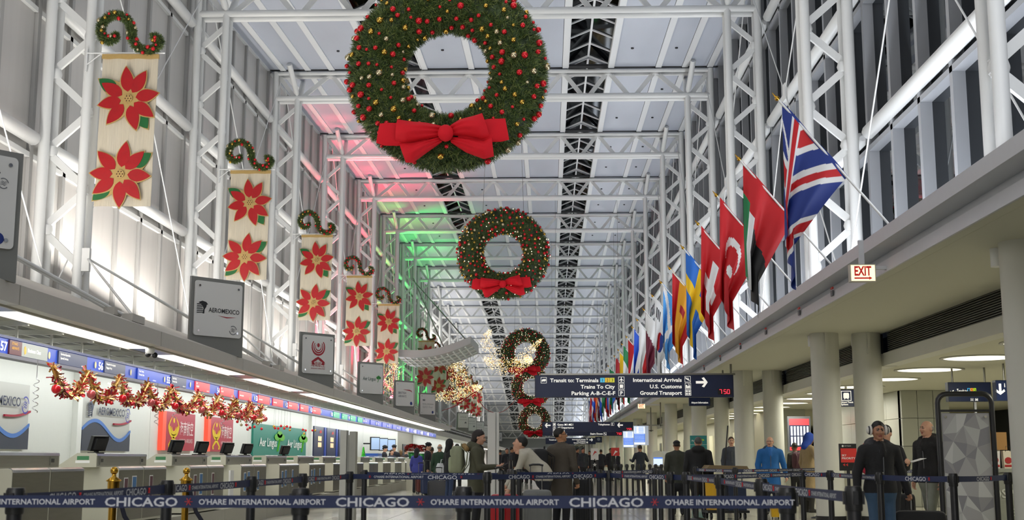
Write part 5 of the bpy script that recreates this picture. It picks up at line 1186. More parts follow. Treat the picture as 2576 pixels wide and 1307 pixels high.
def belt(k0, k1, lab, phase=0., z=ZBL, front=.0, w=.058, sag=.004, mt=NAVY):
    p, q = (PW[k0], PW[k1]) if isinstance(k0, str) else (k0, k1)
    if math.atan2(p.x, p.y) > math.atan2(q.x, q.y): p, q = q, p
    d = (q-p); L = d.length; d = d/L; n = V(d.y, -d.x, 0)
    if n.dot(-p) < 0: n = -n
    p = p+d*.045+n*front; L -= .09; N = 10
    def P(s, h): return p+d*s+V(0, 0, z-sag*4*(s/L)*(1-s/L)+h)
    b = MB(); vs = []
    for i in range(N+1):
        s = L*i/N
        for h, e in ((-w/2, .0015), (w/2, .0015), (w/2, -.0015), (-w/2, -.0015)): vs.append(P(s, h)+n*e)
    fs = [(i*4+j, (i+1)*4+j, (i+1)*4+(j+1) % 4, i*4+(j+1) % 4) for i in range(N) for j in range(4)]+[(0, 1, 2, 3), (N*4+3, N*4+2, N*4+1, N*4)]
    b.add(vs, fs); c = P(L/2, -w/2); o = empty('queue_belt', c, 0, lab, 'belt', 'printed queue belts'); b.build('webbing', mt, o)
    t = MB(); st = MB(); s = -phase
    items = (('CHICAGO', .36, .044, .39), ('*', .05, .02, .075), ("O'HARE INTERNATIONAL AIRPORT", .625, .027, .675))
    while s < L:
        for tx, wd, h, adv in items:
            if s > -.001 and s+wd < L+.035:
                m = L/2; 
                if tx == '*':
                    c = P(s+.025, 0)+n*.004
                    for a in range(3): e = V(math.cos(a*PI/3), math.sin(a*PI/3), 0)*.019; st.bar(c-d*e.x-V(0, 0, e.y), c+d*e.x+V(0, 0, e.y), .002, .008, up=n)
                else: t.text(tx, P(s, -h/2)+n*.004, d, (0, 0, 1), h, bold=.018, width=wd)
            s += adv
    if t.v: t.build('lettering', BTX, o)
    if st.v: st.build('stars', STAR, o)
    return o
Yf = PW['f1'].y-.06
fx = lambda px: V(at_y(px, 1260, Yf).x, Yf, 0)
belt(fx(-640), fx(2014), 'long navy front belt printed CHICAGO and O\'HARE INTERNATIONAL AIRPORT right across the view', fx(822).x-fx(-640).x-2*1.14 if False else -((fx(822).x-fx(-640).x) % 1.14), .966, 0, .060, .0)
for a, c, lab, ph in (('f4', 'r4', 'navy belt running back behind the end of the front belt on the concourse side', -.02), ('r4', 'r3', 'first navy belt of the receding lane on the concourse side', .1), ('r3', 'r2', 'second navy belt of the receding lane on the concourse side', -.1), ('r2', 'r1', 'third short belt of the receding lane on the concourse side', -.05),
    ('f0', 'l1', 'navy belt sloping back from the front belt before the steel counters', -.35), ('l1', 'l2', 'second navy belt of the lane along the counters, crossing a brass post', -.0), ('l2', 'l3', 'third navy belt of the lane along the counters', -.02), ('l3', 'l4', 'fourth navy belt of the lane along the counters, up to the pylon', -.06),
    ('l4', 'c1', 'navy second cross belt from the pylon to the olive parka', .2), ('c1', 'd3', 'navy second cross belt passing before the man in the brown jacket', -.3), ('d3', 'r1', 'navy second cross belt reaching the concourse lane', .05), ('l5', 'c2', 'navy belt just behind the second cross belt by the pylon', -.3), ('c3', 'd2', 'navy belt behind the bending young man', -.5), ('d1', 'e1', 'navy belt before the rank of dark posts printed CHICAGO', -.6),
    ('r2', 'h1', 'navy belt in front of the man in the bright blue jacket', -.9), ('h1', 'h2', 'short navy belt crossing the person in the tan coat', -.02), ('h2', 'h3', 'navy belt before the man wearing striped headphones', -.15), ('h3', 'h4', 'navy belt between headphone man and tall poster frame, printed CHICAGO', -.42), ('h4', 'h5', 'navy belt crossing the tall poster frame', .55), ('h5', 'h6', 'navy belt leaving the picture past the poster frame', -.02),
    ('g1', 'g2', 'navy belt in front of the yellow cart', -.2), ('g2', 'k1', 'rear navy belt before the man in the bright blue jacket', -.3), ('k1', 'k2', 'rear short belt beside the tan coat', -.02), ('k2', 'k3', 'rear short belt at the foot of the round column', -.05), ('k3', 'k4', 'rear navy belt behind the headphone man', -.1), ('k4', 'k5', 'rear navy belt before the walking man in black', -.3), ('k5', 'k6', 'rear navy belt behind the tall poster frame', -.2)):
    belt(a, c, lab, ph, ZBL, .048 if a in 'r' else 0)
# rank of parked stanchions farther down
for i in range(11):
    p = at_y(1548+i*14.5, 1173, 39+.7*(i % 2)); o = copy_tree(pp); o.location = (p.x, p.y, 0); put(o, f'black belt post parked in the dense rank before the kiosks, {ORD[i]} along', 'post', 'parked queue posts')
# ------------------------------------------------------------------ people
def snet(fn, lo, hi, h):
    lo = np.array(lo, float); n = np.ceil((np.array(hi)-lo)/h).astype(int)+1
    g = np.stack(np.meshgrid(*[lo[i]+h*np.arange(n[i]) for i in range(3)], indexing='ij'), -1)
    D = fn(g.reshape(-1, 3)).reshape(n); S = D < 0
    C = [(0,0,0),(1,0,0),(0,1,0),(1,1,0),(0,0,1),(1,0,1),(0,1,1),(1,1,1)]
    sl = lambda A, c: A[c[0]:n[0]-1+c[0], c[1]:n[1]-1+c[1], c[2]:n[2]-1+c[2]]
    acc = np.zeros(tuple(n-1)+(3,)); cnt = np.zeros(tuple(n-1))
    for a in range(8):
        for b in range(a+1, 8):
            if bin(a ^ b).count('1') != 1: continue
            ca, cb = C[a], C[b]; da, db = sl(D, ca), sl(D, cb); m = (da < 0) != (db < 0)
            t = np.where(m, da/np.where(m, da-db, 1), 0)
            for i in range(3): acc[..., i] += m*(ca[i]+(cb[i]-ca[i])*t)
            cnt += m
    act = cnt > 0; idx = -np.ones(tuple(n-1), int); ii = np.argwhere(act); idx[act] = np.arange(len(ii))
    vs = lo+h*(ii+acc[act]/cnt[act][:, None]); fs = []
    for ax in range(3):
        u, v = (ax+1) % 3, (ax+2) % 3
        s0 = [slice(None)]*3; s1 = [slice(None)]*3; s0[ax] = slice(0, n[ax]-1); s1[ax] = slice(1, n[ax])
        for e in np.argwhere(S[tuple(s0)] != S[tuple(s1)]):
            if e[u] == 0 or e[v] == 0 or e[u] >= n[u]-1 or e[v] >= n[v]-1: continue
            q = []
            for du, dv in ((-1, -1), (0, -1), (0, 0), (-1, 0)):
                k = e.copy(); k[u] += du; k[v] += dv; q.append(idx[tuple(k)])
            fs.append(q if S[tuple(e)] else q[::-1])
    return vs, fs
def d_prim(P, pr):
    t = pr[0]
    if t == 'c':
        _, a, b, ra, rb, k, m, sc = pr; sc = np.array(sc); a = np.array(a)/sc; b = np.array(b)/sc; p = P/sc; ba = b-a
        h = np.clip(((p-a)@ba)/(ba@ba+1e-9), 0, 1); return (np.linalg.norm(p-a-h[:, None]*ba, axis=1)-(ra+(rb-ra)*h))*min(1, sc.min())
    _, c, r, k, m, R = pr; q = P-np.array(c)
    if R is not None: q = q@R
    r = np.array(r); l = np.linalg.norm(q/r, axis=1); return (l-1)*r.min()*np.where(l > 1.5, 1.2, 1)
def field(prims, P, cut=None):
    D = None
    for pr in prims:
        d = d_prim(P, pr); k = pr[5] if pr[0] == 'c' else pr[3]
        if D is None: D = d
        else: h = np.clip(.5+.5*(D-d)/k, 0, 1); D = D*(1-h)+d*h-k*h*(1-h)
    return D if cut is None else np.maximum(D, cut(P))
def pmat(prims, P): return np.argmin(np.stack([d_prim(P, pr) for pr in prims]), 0), [pr[6] if pr[0] == 'c' else pr[4] for pr in prims]
def cap(a, b, ra, rb=None, k=.02, m=0, sc=(1, 1, 1)): return ('c', tuple(a), tuple(b), ra, ra if rb is None else rb, k, m, sc)
def ell(c, r, k=.02, m=0, R=None): return ('e', tuple(c), tuple(r), k, m, R)
def bake(mb, prims, lo, hi, h, xf=None, cut=None, recolor=None):
    vs, fs = snet(lambda P: field(prims, P, cut), lo, hi, h)
    if not len(fs): return
    fc = np.array([np.mean(vs[list(f)], 0) for f in fs]); am, mm = pmat(prims, fc); b = len(mb.v)
    fm = np.array(mm)[am]
    if recolor: fm = recolor(fc, fm, am)
    if xf: vs = xf(vs)
    mb.v += [tuple(v) for v in vs]
    for f, a in zip(fs, fm): mb.f.append(tuple(int(i)+b for i in f)); mb.m.append(int(a)); mb.s.append(True)
SKIN = {k: mat('skin '+k, c, .5) for k, c in dict(fair='C99A80', tan='B5825F', olive='A6765A', dark='6A4634').items()}
LIP = mat('lips', '8E4A42', .5); EYE = mat('eye dark', '1C1614', .3)
def cloth(c, r=.8): return mat('cloth '+c, c, r, noise=.16, nscale=11, bump=.35)
def person(label, x, y, rz, H=1.72, top='2A2C2E', legs='22252C', shoes='151515', skin='olive', hair='1B1613', style='short', pose=None, lean=0., head=(0, 0), hem=.80, bulk=1., res=.024, hres=.0105, inner=None, hood=None, stride=0., cap_c=None, extras=None, group='travellers in the hall'):
    """one figure built in metres at 1.75 m tall and scaled; it faces -Y before it is turned"""
    s = H/1.75; pose = pose or {}
    cl, sl_ = math.cos(lean), math.sin(lean)
    def up(p): y_, z_ = p[1], p[2]-.95; return (p[0], y_*cl-z_*sl_, .95+y_*sl_+z_*cl)
    B = bulk; body = []
    body += [ell((0, .01, .94), (.165*B, .125*B, .13), .04, 0 if hem < .9 else 1)]
    body += [cap(up((0, .0, 1.02)), up((0, 0, 1.33)), .155*B, .175*B, .05, 0, (1, .70, 1)), cap(up((-.15, 0, 1.395)), up((.15, 0, 1.395)), .075*B, .075*B, .05, 0)]
    if hem < .9: body.append(cap(up((0, .0, 1.0)), (0, .01-lean*.05, hem+.04), .165*B, .19*B, .05, 0, (1, .74, 1)))
    if inner: body.append(cap(up((0, -.095*B, 1.34)), up((0, -.075*B, 1.46)), .05, .045, .01, 5))
    body.append(cap(up((0, .012, 1.42)), up((0, -.012, 1.56)), .056, .054, .02, 3))
    if hood: body += [ell(up((0, .10, 1.485)), (.155, .09, .085), .02, 6), cap(up((-.105, -.005, 1.475)), up((-.05, .09, 1.50)), .055, .06, .015, 6), cap(up((.105, -.005, 1.475)), up((.05, .09, 1.50)), .055, .06, .015, 6), cap(up((-.10, -.01, 1.46)), up((-.03, -.10, 1.38)), .04, .035, .012, 6), cap(up((.10, -.01, 1.46)), up((.03, -.10, 1.38)), .04, .035, .012, 6)]
    else: body.append(cap(up((-.055, .02, 1.455)), up((.055, .02, 1.455)), .05, .05, .03, 0))
    hands = []; narm = len(body)
    for sg, nm in ((-1, 'R'), (1, 'L')):
        S_ = up((sg*.185*B, 0, 1.395)); dE, dW = pose.get(nm, ((sg*.055, .03, -.28), (sg*.0, -.07, -.245)))
        E_ = tuple(np.add(S_, dE)); W_ = tuple(np.add(E_, dW)); body += [cap(S_, E_, .066*B, .054*B, .03, 0), cap(E_, W_, .054*B, .043*B, .02, 0)]
        hands.append((sg, np.array(W_), np.array(dW)/np.linalg.norm(dW)))
    feet = []; nleg = len(body)
    for sg in (-1, 1):
        st = stride*sg; hp = (sg*.088, .01, .90); kn = (sg*.095, -.03-st*.45 if st > 0 else -.02-st*.35, .50); an = (sg*.10, .02-st, .09 if st > -.1 else .12)
        body += [cap(hp, kn, .092*B, .066*B, .03, 1), cap(kn, an, .064*B, .055, .02, 1), cap((an[0], an[1]+.03, .045), (an[0]+sg*.015, an[1]-.155, .038), .045, .038, .015, 2)]
    mb = MB()
    P3 = np.array([p for pr in body for p in ((pr[1], pr[2]) if pr[0] == 'c' else (pr[1],))]); lo = P3.min(0)-.25; hi = P3.max(0)+.25; lo[2] = -.03
    def rec(fc, fm, am):
        trunk = (am < narm) & (fm == 0) | (am >= nleg) & (fm == 1); inside = np.hypot(fc[:, 0], fc[:, 1]) < .34
        return np.where(trunk & inside & (fc[:, 2] < 1.0), np.where(fc[:, 2] > hem, 0, 1), fm)
    bake(mb, body, lo, hi, res, None, lambda P: -P[:, 2], rec)
    for sg, W, d in hands:
        curl = pose.get('curl', .5); nrm = np.array(pose.get('palm'+('R' if sg < 0 else 'L'), (-sg, 0, 0)), float); nrm -= d*(nrm@d); nrm /= np.linalg.norm(nrm)+1e-9; sd = np.cross(d, nrm)*(1 if sg > 0 else -1)
        if abs(sd[1]) > .3 and sd[1] > 0: sd = -sd
        c = W+d*.045; hp = [ell(W+d*.0, (.03, .03, .03), .02, 3), cap(W+d*.01+sd*.0, c+d*.03, .028, .03, .02, 3, (1, 1, 1))]
        for j, (o_, l_) in enumerate(((.030, .068), (.011, .078), (-.009, .072), (-.028, .056))):
            a = c+d*.035+sd*o_; m_ = a+(d*math.cos(curl)+nrm*math.sin(curl))*l_*.5; e = m_+(d*math.cos(curl*2.2)+nrm*math.sin(curl*2.2))*l_*.5
            hp += [cap(a, m_, .0098, .0092, .006, 3), cap(m_, e, .0092, .0078, .006, 3)]
        t0 = W+d*.03+sd*.026; t1 = t0+(d*.6+sd*.7+nrm*.2)*.035; t2 = t1+(d*.9+sd*.1+nrm*.4)*.03; hp += [cap(t0, t1, .013, .0115, .01, 3), cap(t1, t2, .0115, .009, .008, 3)]
        bake(mb, hp, W-.16, W+.16, .0085)
    # head
    hy, hp_ = head; cy, sy = math.cos(hy), math.sin(hy); cpi, spi = math.cos(hp_), math.sin(hp_)
    base = np.array(up((0, -.012, 1.53))); off = np.array((0, -.015, 1.535))
    def hx(vs):
        q = np.array(vs)-off; yy = q[:, 1]*cpi-q[:, 2]*spi*1; zz = q[:, 1]*spi+q[:, 2]*cpi; q = np.stack([q[:, 0], yy, zz], 1); q = np.stack([q[:, 0]*cy-q[:, 1]*sy, q[:, 0]*sy+q[:, 1]*cy, q[:, 2]], 1); return q+base
    hd = [ell((0, .0, 1.655), (.075, .095, .098), .02, 3), ell((0, -.028, 1.595), (.060, .070, .075), .03, 3), ell((0, -.075, 1.552), (.028, .026, .022), .02, 3), cap((0, -.088, 1.655), (0, -.112, 1.618), .010, .0155, .012, 3), cap((-.035, -.083, 1.668), (.035, -.083, 1.668), .012, .012, .01, 3), cap((-.038, -.085, 1.624), (.038, -.085, 1.624), .020, .02, .02, 3),
          ell((-.078, .012, 1.632), (.012, .022, .032), .006, 3), ell((.078, .012, 1.632), (.012, .022, .032), .006, 3), cap((0, .0, 1.50), (0, .0, 1.60), .053, .053, .02, 3)]
    for sg in (-1, 1): hd += [ell((sg*.032, -.088, 1.649), (.014, .009, .0075), .003, 7), cap((sg*.018, -.096, 1.670), (sg*.048, -.088, 1.670), .0058, .0045, .003, 8)]
    hd += [cap((-.022, -.099, 1.583), (.022, -.099, 1.583), .0065, .0065, .004, 4)]
    bake(mb, hd, (-.125, -.16, 1.47), (.125, .14, 1.79), hres, hx)
    M = [cloth(top), cloth(legs), mat('shoe '+shoes, shoes, .4), SKIN[skin], LIP, cloth(inner or top), cloth(hood or top), EYE, mat('hair '+hair, hair, .6)]
    o = mb.build('person', M, local=True); o.scale = (s, s, s); o.location = (x, y, 0); o.rotation_euler = (0, 0, rz); put(o, label, 'person', group)
    def child(nm, prims, mats, lo, hi, h=.012, cut=None, head_=True):
        b = MB(); bake(b, prims, lo, hi, h, hx if head_ else None, cut)
        if b.v: b.build(nm, mats, o, local=True)
    face = lambda P: np.minimum(-(P[:, 1]+.045)+ (P[:, 2]-1.70)*.9, 1)*1.0
    hm = [mat('hair '+hair, hair, .6)]
    if style == 'short': child('hair', [ell((0, .012, 1.675), (.083, .098, .096), .02, 0)], hm, (-.12, -.13, 1.55), (.12, .14, 1.80), cut=lambda P: np.maximum(np.minimum(1.722-(P[:, 1]+.09)*.85-P[:, 2], .018-P[:, 1]), 1.585-P[:, 2]))
    elif style == 'long': child('hair', [ell((0, .015, 1.68), (.086, .10, .096), .02, 0), ell((0, .06, 1.60), (.085, .07, .13), .04, 0), ell((0, .085, 1.66), (.06, .05, .05), .03, 0)], hm, (-.13, -.13, 1.42), (.13, .18, 1.80), cut=lambda P: np.minimum(1.722-(P[:, 1]+.09)*.8-P[:, 2], -.012-P[:, 1]))
    elif style == 'bald': child('hair', [ell((0, .012, 1.64), (.080, .096, .07), .02, 0)], [mat('hair grey', '8A8580', .6)], (-.12, -.13, 1.55), (.12, .14, 1.80), cut=lambda P: np.maximum(-(P[:, 1]-.0), np.maximum(P[:, 2]-1.675, -(P[:, 2]-1.60))))
    elif style == 'cap': child('cap', [ell((0, .005, 1.69), (.088, .103, .075), .02, 0), ell((0, -.115, 1.70), (.062, .055, .010), .01, 0)], [cloth(cap_c or '15171B')], (-.13, -.19, 1.62), (.13, .14, 1.80), cut=lambda P: -(P[:, 2]-1.685)); child('hair', [ell((0, .014, 1.655), (.080, .096, .07), .02, 0)], hm, (-.12, -.1, 1.55), (.12, .14, 1.75), cut=lambda P: np.maximum(-(P[:, 1]-.01), -(P[:, 2]-1.60)))
    elif style == 'peaked': child('cap', [ell((0, .0, 1.735), (.118, .125, .035), .02, 0), cap((0, 0, 1.69), (0, 0, 1.72), .088, .095, .02, 1), ell((0, -.10, 1.695), (.07, .05, .008), .01, 0)], [cloth('14161E'), cloth('20222C')], (-.15, -.18, 1.62), (.15, .16, 1.80)); child('hair', [ell((0, .014, 1.655), (.080, .096, .07), .02, 0)], hm, (-.12, -.1, 1.55), (.12, .14, 1.75), cut=lambda P: np.maximum(-(P[:, 1]-.01), -(P[:, 2]-1.60)))
    elif style == 'hood': child('hood', [ell((0, .02, 1.67), (.105, .125, .125), .03, 0), cap((0, .05, 1.45), (0, .03, 1.60), .10, .095, .04, 0)], [cloth(hair)], (-.15, -.15, 1.36), (.15, .2, 1.85), .014, cut=lambda P: -(P[:, 1]+.055))
    elif style == 'knit': child('knit_cap', [ell((0, .008, 1.685), (.086, .102, .092), .02, 0)], [cloth(cap_c or '2A2A2E')], (-.12, -.14, 1.6), (.12, .14, 1.81), cut=lambda P: -(P[:, 2]-1.675)-(P[:, 1])*.15)
    if hem < .9 and abs(math.atan2(math.sin(rz), math.cos(rz))) < 1.2:
        child('zip_line', [cap(up((0, -.118*B, 1.0)), up((0, -.128*B, 1.36)), .008, .008, .01, 0)], [mat('zip grey', '5A5C60', .4)], (-.05, -.5, .9), (.05, .1, 1.42), .009, head_=False)
    if extras: extras(o, child, hx)
    return o
def pos(px, Y):
    p = at_y(px, 1155, Y); return p.x, Y
def away(px): return PI
GRP = 'travellers in the hall'
# woman in an olive parka looking at her phone, seen in profile facing the concourse
def ex_parka(o, child, hx):
    child('fur_trim', [cap((-.11, .15, 1.44), (.0, .21, 1.475), .05, .055, .02, 0), cap((.0, .21, 1.475), (.11, .15, 1.44), .055, .05, .02, 0)], [mat('fur trim', '8F7548', .9, noise=.3, nscale=40, bump=.8)], (-.2, .05, 1.33), (.2, .3, 1.56), .014, head_=False)
    b = MB(); b.path([(-.06, -.095, 1.665), (-.02, -.107, 1.665), (.02, -.107, 1.665), (.06, -.095, 1.665)], .004, 4); b.build('glasses', BLACK, o, local=True); g = o.children[-1]; b = MB()
    child('scarf', [cap((-.06, -.02, 1.46), (.06, -.02, 1.46), .07, .07, .02, 0), ell((0, -.085, 1.40), (.07, .05, .10), .03, 0)], [cloth('141417')], (-.17, -.2, 1.25), (.17, .12, 1.57), .014, head_=False)
x, y = pos(1198, 20.3); HW = dict(R=((-.02, -.08, -.28), (.10, -.24, .02)), L=((.03, -.05, -.28), (-.03, -.26, .02)), palmR=(0, 0, 1), palmL=(0, 0, 1), curl=.45)
person('woman in olive parka with fur hood, dark curly hair and glasses looking at her phone', x, y, PI/2-.1, 1.63, '4A4A38', '1B1B1E', '151515', 'fair', '1E1512', 'long', HW, .04, (0, .28), .70, 1.05, .02, .009, hood='4A4A38', extras=ex_parka)
o = empty('mobile_phone', (0, 0, 0), 0, 'small dark phone held in the hands of the woman in the olive parka', 'phone'); o.location = V(x+.45, y-.02, 1.085); b = MB(); b.obox((0, 0, 0), (.062, 0, .03), (0, .034, 0), (-.002, 0, .004)); b.build('body', BLACK, o, local=True); b = MB(); b.obox((-.002, 0, .0045), (.056, 0, .027), (0, .030, 0), (0, 0, .0008)); b.build('screen', mat('phone screen', '6A7A8A', .2), o, local=True)
def backpack(x, y, z, rz, sc, c1, c2, lab):
    o = empty('backpack', (x, y, z), rz, lab, 'backpack', 'backpacks'); w, d, h = sc
    def soft(nm, cx, cy, cz_, a, b_, c, mt, p=.45):
        g = MB()
        def fn(u, v):
            t = u*2*PI; q = (v-.5)*PI; f = lambda s: math.copysign(abs(s)**p, s); return V(cx+a*f(math.cos(t))*f(math.cos(q)), cy+b_*f(math.sin(t))*f(math.cos(q)), cz_+c*f(math.sin(q)))
        g.grid(18, 10, fn); return g.build(nm, mt, o, local=True)
    soft('main_bag', 0, 0, h/2, w/2, d/2, h/2, cloth(c1)); soft('front_pocket', 0, d*.45, h*.34, w*.40, d*.25, h*.28, cloth(c2)); soft('top_pocket', 0, d*.42, h*.76, w*.36, d*.16, h*.12, cloth(c2))
    for s in (-1, 1): b = MB(); b.path([(s*w*.3, -d*.4, h*.92), (s*w*.36, -d*.9, h*.75), (s*w*.36, -d*.8, h*.35), (s*w*.32, -d*.4, h*.1)], [.02]*4, 6, sq=.4); b.build('strap', cloth(c1), o, local=True)
    b = MB(); b.path([(-.04, -d*.3, h*.97), (-.03, -d*.3, h*1.06), (.03, -d*.3, h*1.06), (.04, -d*.3, h*.97)], .009, 6); b.build('grab_handle', cloth(c1), o, local=True)
    return o
backpack(x-.30, y+.02, .93, PI/2-.1, (.32, .20, .46), '8A8F74', '99A082', 'pale green backpack on the back of the woman in the olive parka')
def suitcase(x, y, rz, w, d, h, c, lab, handle=True, hard=True):
    o = empty('suitcase', (x, y, 0), rz, lab, 'suitcase', 'rolling suitcases'); g = MB(); m = mat('case '+c, c, .35 if hard else .75, noise=.08); z0 = .06
    def fn(u, v):
        t = u*2*PI; q = (v-.5)*PI; p = .22; f = lambda s: math.copysign(abs(s)**p, s); return V(w/2*f(math.cos(t))*f(math.cos(q)), d/2*f(math.sin(t))*f(math.cos(q)), z0+h/2+h/2*f(math.sin(q)))
    g.grid(32, 16, fn); g.build('shell', m, o, local=True)
    b = MB(); b.path([(w/2*1.0, -.0, z0+.05), (w/2*1.015, 0, z0+h*.5), (w/2*1.0, 0, z0+h-.05)], .008, 5); b.build('zip_seam', BLACKM, o, local=True); b = MB(); b.path([(-w/2, -.0, z0+.05), (-w/2*1.015, 0, z0+h*.5), (-w/2, 0, z0+h-.05)], .008, 5); b.build('zip_seam', BLACKM, o, local=True)
    b = MB()
    for k in range(3): b.box(-w*.3+w*.3*k-.012, -w*.3+w*.3*k+.012, -d/2-.006, -d/2+.01, z0+.06, z0+h-.06)
    b.build('ribs', m, o, local=True)
    for sx in (-1, 1):
        for sy in (-1, 1): b = MB(); b.path([(sx*w*.38-.012, sy*d*.32, .03), (sx*w*.38+.012, sy*d*.32, .03)], .03, 12); b.build('wheel', BLACK, o, local=True)
    if handle:
        b = MB(); hh = z0+h+.36
        for sx in (-.09, .09): b.tube((sx, d*.38, z0+h*.9), (sx, d*.38, hh), .009, n=6)
        b.build('telescopic_rods', CHROME, o, local=True); b = MB(); b.path([(-.11, d*.38, hh), (-.05, d*.38, hh+.015), (.05, d*.38, hh+.015), (.11, d*.38, hh)], .016, 8); b.build('grip', BLACK, o, local=True)
    return o
# bending young man in a cream sweater
x, y = pos(1352, 19.6)
person('young man in cream sweater bending forward over his suitcase', x+.12, y, -PI/2-.1, 1.72, 'B9B4A4', '2A2C34', '151515', 'fair', '15120F', 'short', dict(R=((.05, -.14, -.24), (.02, -.16, -.22)), L=((-.03, -.10, -.27), (0, -.12, -.24)), curl=1.0), .82, (0, -.25), .86, .95, .02, .009)
suitcase(pos(1372, 19.9)[0]-.13, 19.25, .1, .44, .27, .66, '6E706C', 'grey hard suitcase below the bending young man')
suitcase(pos(1268, 18.0)[0], 18.3, .9, .40, .26, .62, 'A81822', 'bright red suitcase standing between black queue posts')
# man in a brown jacket, back towards us, head in profile
def ex_glass(o, child, hx):
    b = MB(); q = hx(np.array([(-.078, .0, 1.652), (-.07, -.085, 1.652), (-.02, -.112, 1.65), (.02, -.112, 1.65), (.07, -.085, 1.652), (.078, .0, 1.652)])); b.path([tuple(v) for v in q], .0035, 4); b.build('glasses', BLACKM, o, local=True)
x, y = pos(1411, 20.0)
person('man in brown wool jacket with short dark hair and glasses, looking up over his shoulder', x, y, PI*.80, 1.66, '4B443A', '17181D', '121212', 'tan', '16120F', 'short', dict(R=((-.06, .02, -.28), (-.02, -.06, -.25)), L=((.06, .04, -.28), (.03, -.02, -.25)), curl=.9), .02, (-.75, -.12), .62, 1.12, .02, .009, extras=ex_glass)
backpack(x-.33, y-.16, .82, PI*.55, (.34, .24, .52), '1A1A1C', 'B2202C', 'black backpack with red bands on the shoulder of the man in the brown jacket')
suitcase(pos(1447, 20.3)[0]+.12, 20.3, .3, .30, .22, .80, '1C1D20', 'black soft suitcase beside the man in the brown jacket', False, False)
# two men seen from behind beyond the lanes
x, y = pos(1703, 27.2); person('man from behind in dark olive jacket and black baseball cap', x, y, PI, 1.57, '33362E', '1B1D24', '121212', 'olive', '17130F', 'cap', None, .0, (0, .1), .74, 1.12)
x, y = pos(1757, 26.0); person('grey-haired man from behind in black hooded winter jacket', x, y, PI-.1, 1.62, '17181B', '14151A', '121212', 'fair', '4C4A48', 'short', None, .03, (.2, 0), .70, 1.2, hood='17181B')
# cleaning cart: yellow bag, grey bin, broom
x, y = pos(1822, 25.6); o = empty('cleaning_cart', (x, y, 0), .1, 'janitor cart with brown tray, yellow bag and tall broom before the round columns', 'cart')
b = MB(); b.box(-.42, .42, -.26, .26, .12, .17); b.build('deck', BLACKM, o, local=True); b = MB(); b.grid(16, 8, lambda u, v: V((.17+.02*v)*math.cos(u*2*PI)-.22, (.17+.02*v)*math.sin(u*2*PI), .18+v*.68)); b.build('yellow_bag', mat('yellow vinyl', 'D8A80C', .45), o, local=True)
b = MB(); b.box(.02, .38, -.2, .2, .17, .72); b.build('bin', mat('bin navy', '1E2C48', .5), o, local=True); b = MB(); b.prism([(-.46, 0), (.46, 0), (.40, .10), (-.36, .12)], (0, -.25, .94), (1, 0, 0), (0, 0, 1), (0, .5, 0)); b.build('tray', mat('tray brown', '7C6A4C', .6), o, local=True)
b = MB(); b.tube((-.05, .1, .3), (.12, .12, 1.85), .014, n=6); b.build('broom_handle', BLACK, o, local=True)
for sx in (-.34, .34):
    for sy in (-.2, .2): b = MB(); b.path([(sx-.02, sy, .06), (sx+.02, sy, .06)], .06, 12); b.build('wheel', BLACK, o, local=True)
for sx in (-.40, .40): b = MB(); b.tube((sx, .2, .17), (sx, .2, .98), .015, n=6); b.build('frame_tube', STEEL, o, local=True)
# more travellers on the concourse side
x, y = pos(1841, 35); person('man in grey-blue jacket with short hair peeking out beside a round column', x, y, -.1, 1.78, '3A3F48', '22252C', '121212', 'fair', '4A3626', 'short', None, 0, (.1, 0), .78)
x, y = pos(1611, 46); person('man from behind in dark blue shirt at the white kiosk', x, y, PI+.2, 1.68, '1E2430', '14161A', '121212', 'olive', '1C1713', 'short', dict(R=((-.12, -.08, -.22), (.0, -.24, .05)), L=((.10, -.05, -.24), (.02, -.22, .04))), .05, (0, .2), .84)
def ex_gl2(o, child, hx): ex_glass(o, child, hx)
x, y = pos(1938, 27.6); person('bald man with glasses in bright blue hooded jacket facing us', x, y, -.12, 1.66, '1E62A4', '1C2230', '121212', 'fair', '8A8580', 'bald', dict(R=((-.07, .02, -.28), (.02, -.05, -.25)), L=((.08, .03, -.28), (.04, -.04, -.26))), .0, (-.25, .05), .66, 1.18, hood='22384E', inner='2B6AB4', extras=ex_gl2)
x, y = pos(2002, 33.5); person('person from behind in dark jacket with plum backpack near the lit poster', x, y, PI+.3, 1.60, '26241F', '1A1A1C', '121212', 'dark', '17130F', 'short', None, .05, (0, .25), .80)
backpack(x+.02, y-.24, .92, PI+.3+PI, (.34, .18, .44), '4A2A32', '5C3640', 'plum patterned backpack on the traveller near the lit poster')
x, y = pos(2033, 28.6); person('person in tan trench coat with blue hooded head, hand on hip, half behind the column', x, y, PI*.62, 1.74, '94805C', '26241F', '161210', 'dark', '1C3F96', 'hood', dict(R=((-.20, .06, -.20), (.10, -.12, -.16)), L=((.06, .03, -.28), (0, -.06, -.25))), .03, (0, .35), .42, 1.08)
# man with striped headphones, in front of the poster frame
def ex_head(o, child, hx):
    b = MB(); q = hx(np.array([(.088*math.cos(a), .0, 1.665+.105*math.sin(a)) for a in np.linspace(-.1, PI+.1, 14)])); b.path([tuple(v) for v in q], .009, 6); b.build('headband', BLACK, o, local=True)
    for sg in (-1, 1):
        for j in range(3):
            b = MB(); c = hx(np.array([(sg*(.096+.017*j), .004, 1.655)]))[0]; b.ball(tuple(c), (.026-.003*j, .050-.009*j, .066-.010*j), 12, 8); b.build('ear_cup', mat('ear cup '+'bwb'[j], ('D8D4CC', '3A3A40', 'DADADA')[j], .5), o, local=True)
x, y = pos(2212, 14.9)
person('man with striped headphones, black quilted jacket and jeans facing us by the queue', x, y, .12, 1.60, '17171A', '3A5470', '141414', 'olive', '15110E', 'short', dict(R=((-.08, .04, -.28), (-.02, -.04, -.25)), L=((.10, .06, -.27), (.07, -.02, -.26)), curl=1.1), .0, (-.10, .02), .86, 1.12, .018, .0075, hood='2E2F33', inner='141416', extras=ex_head)
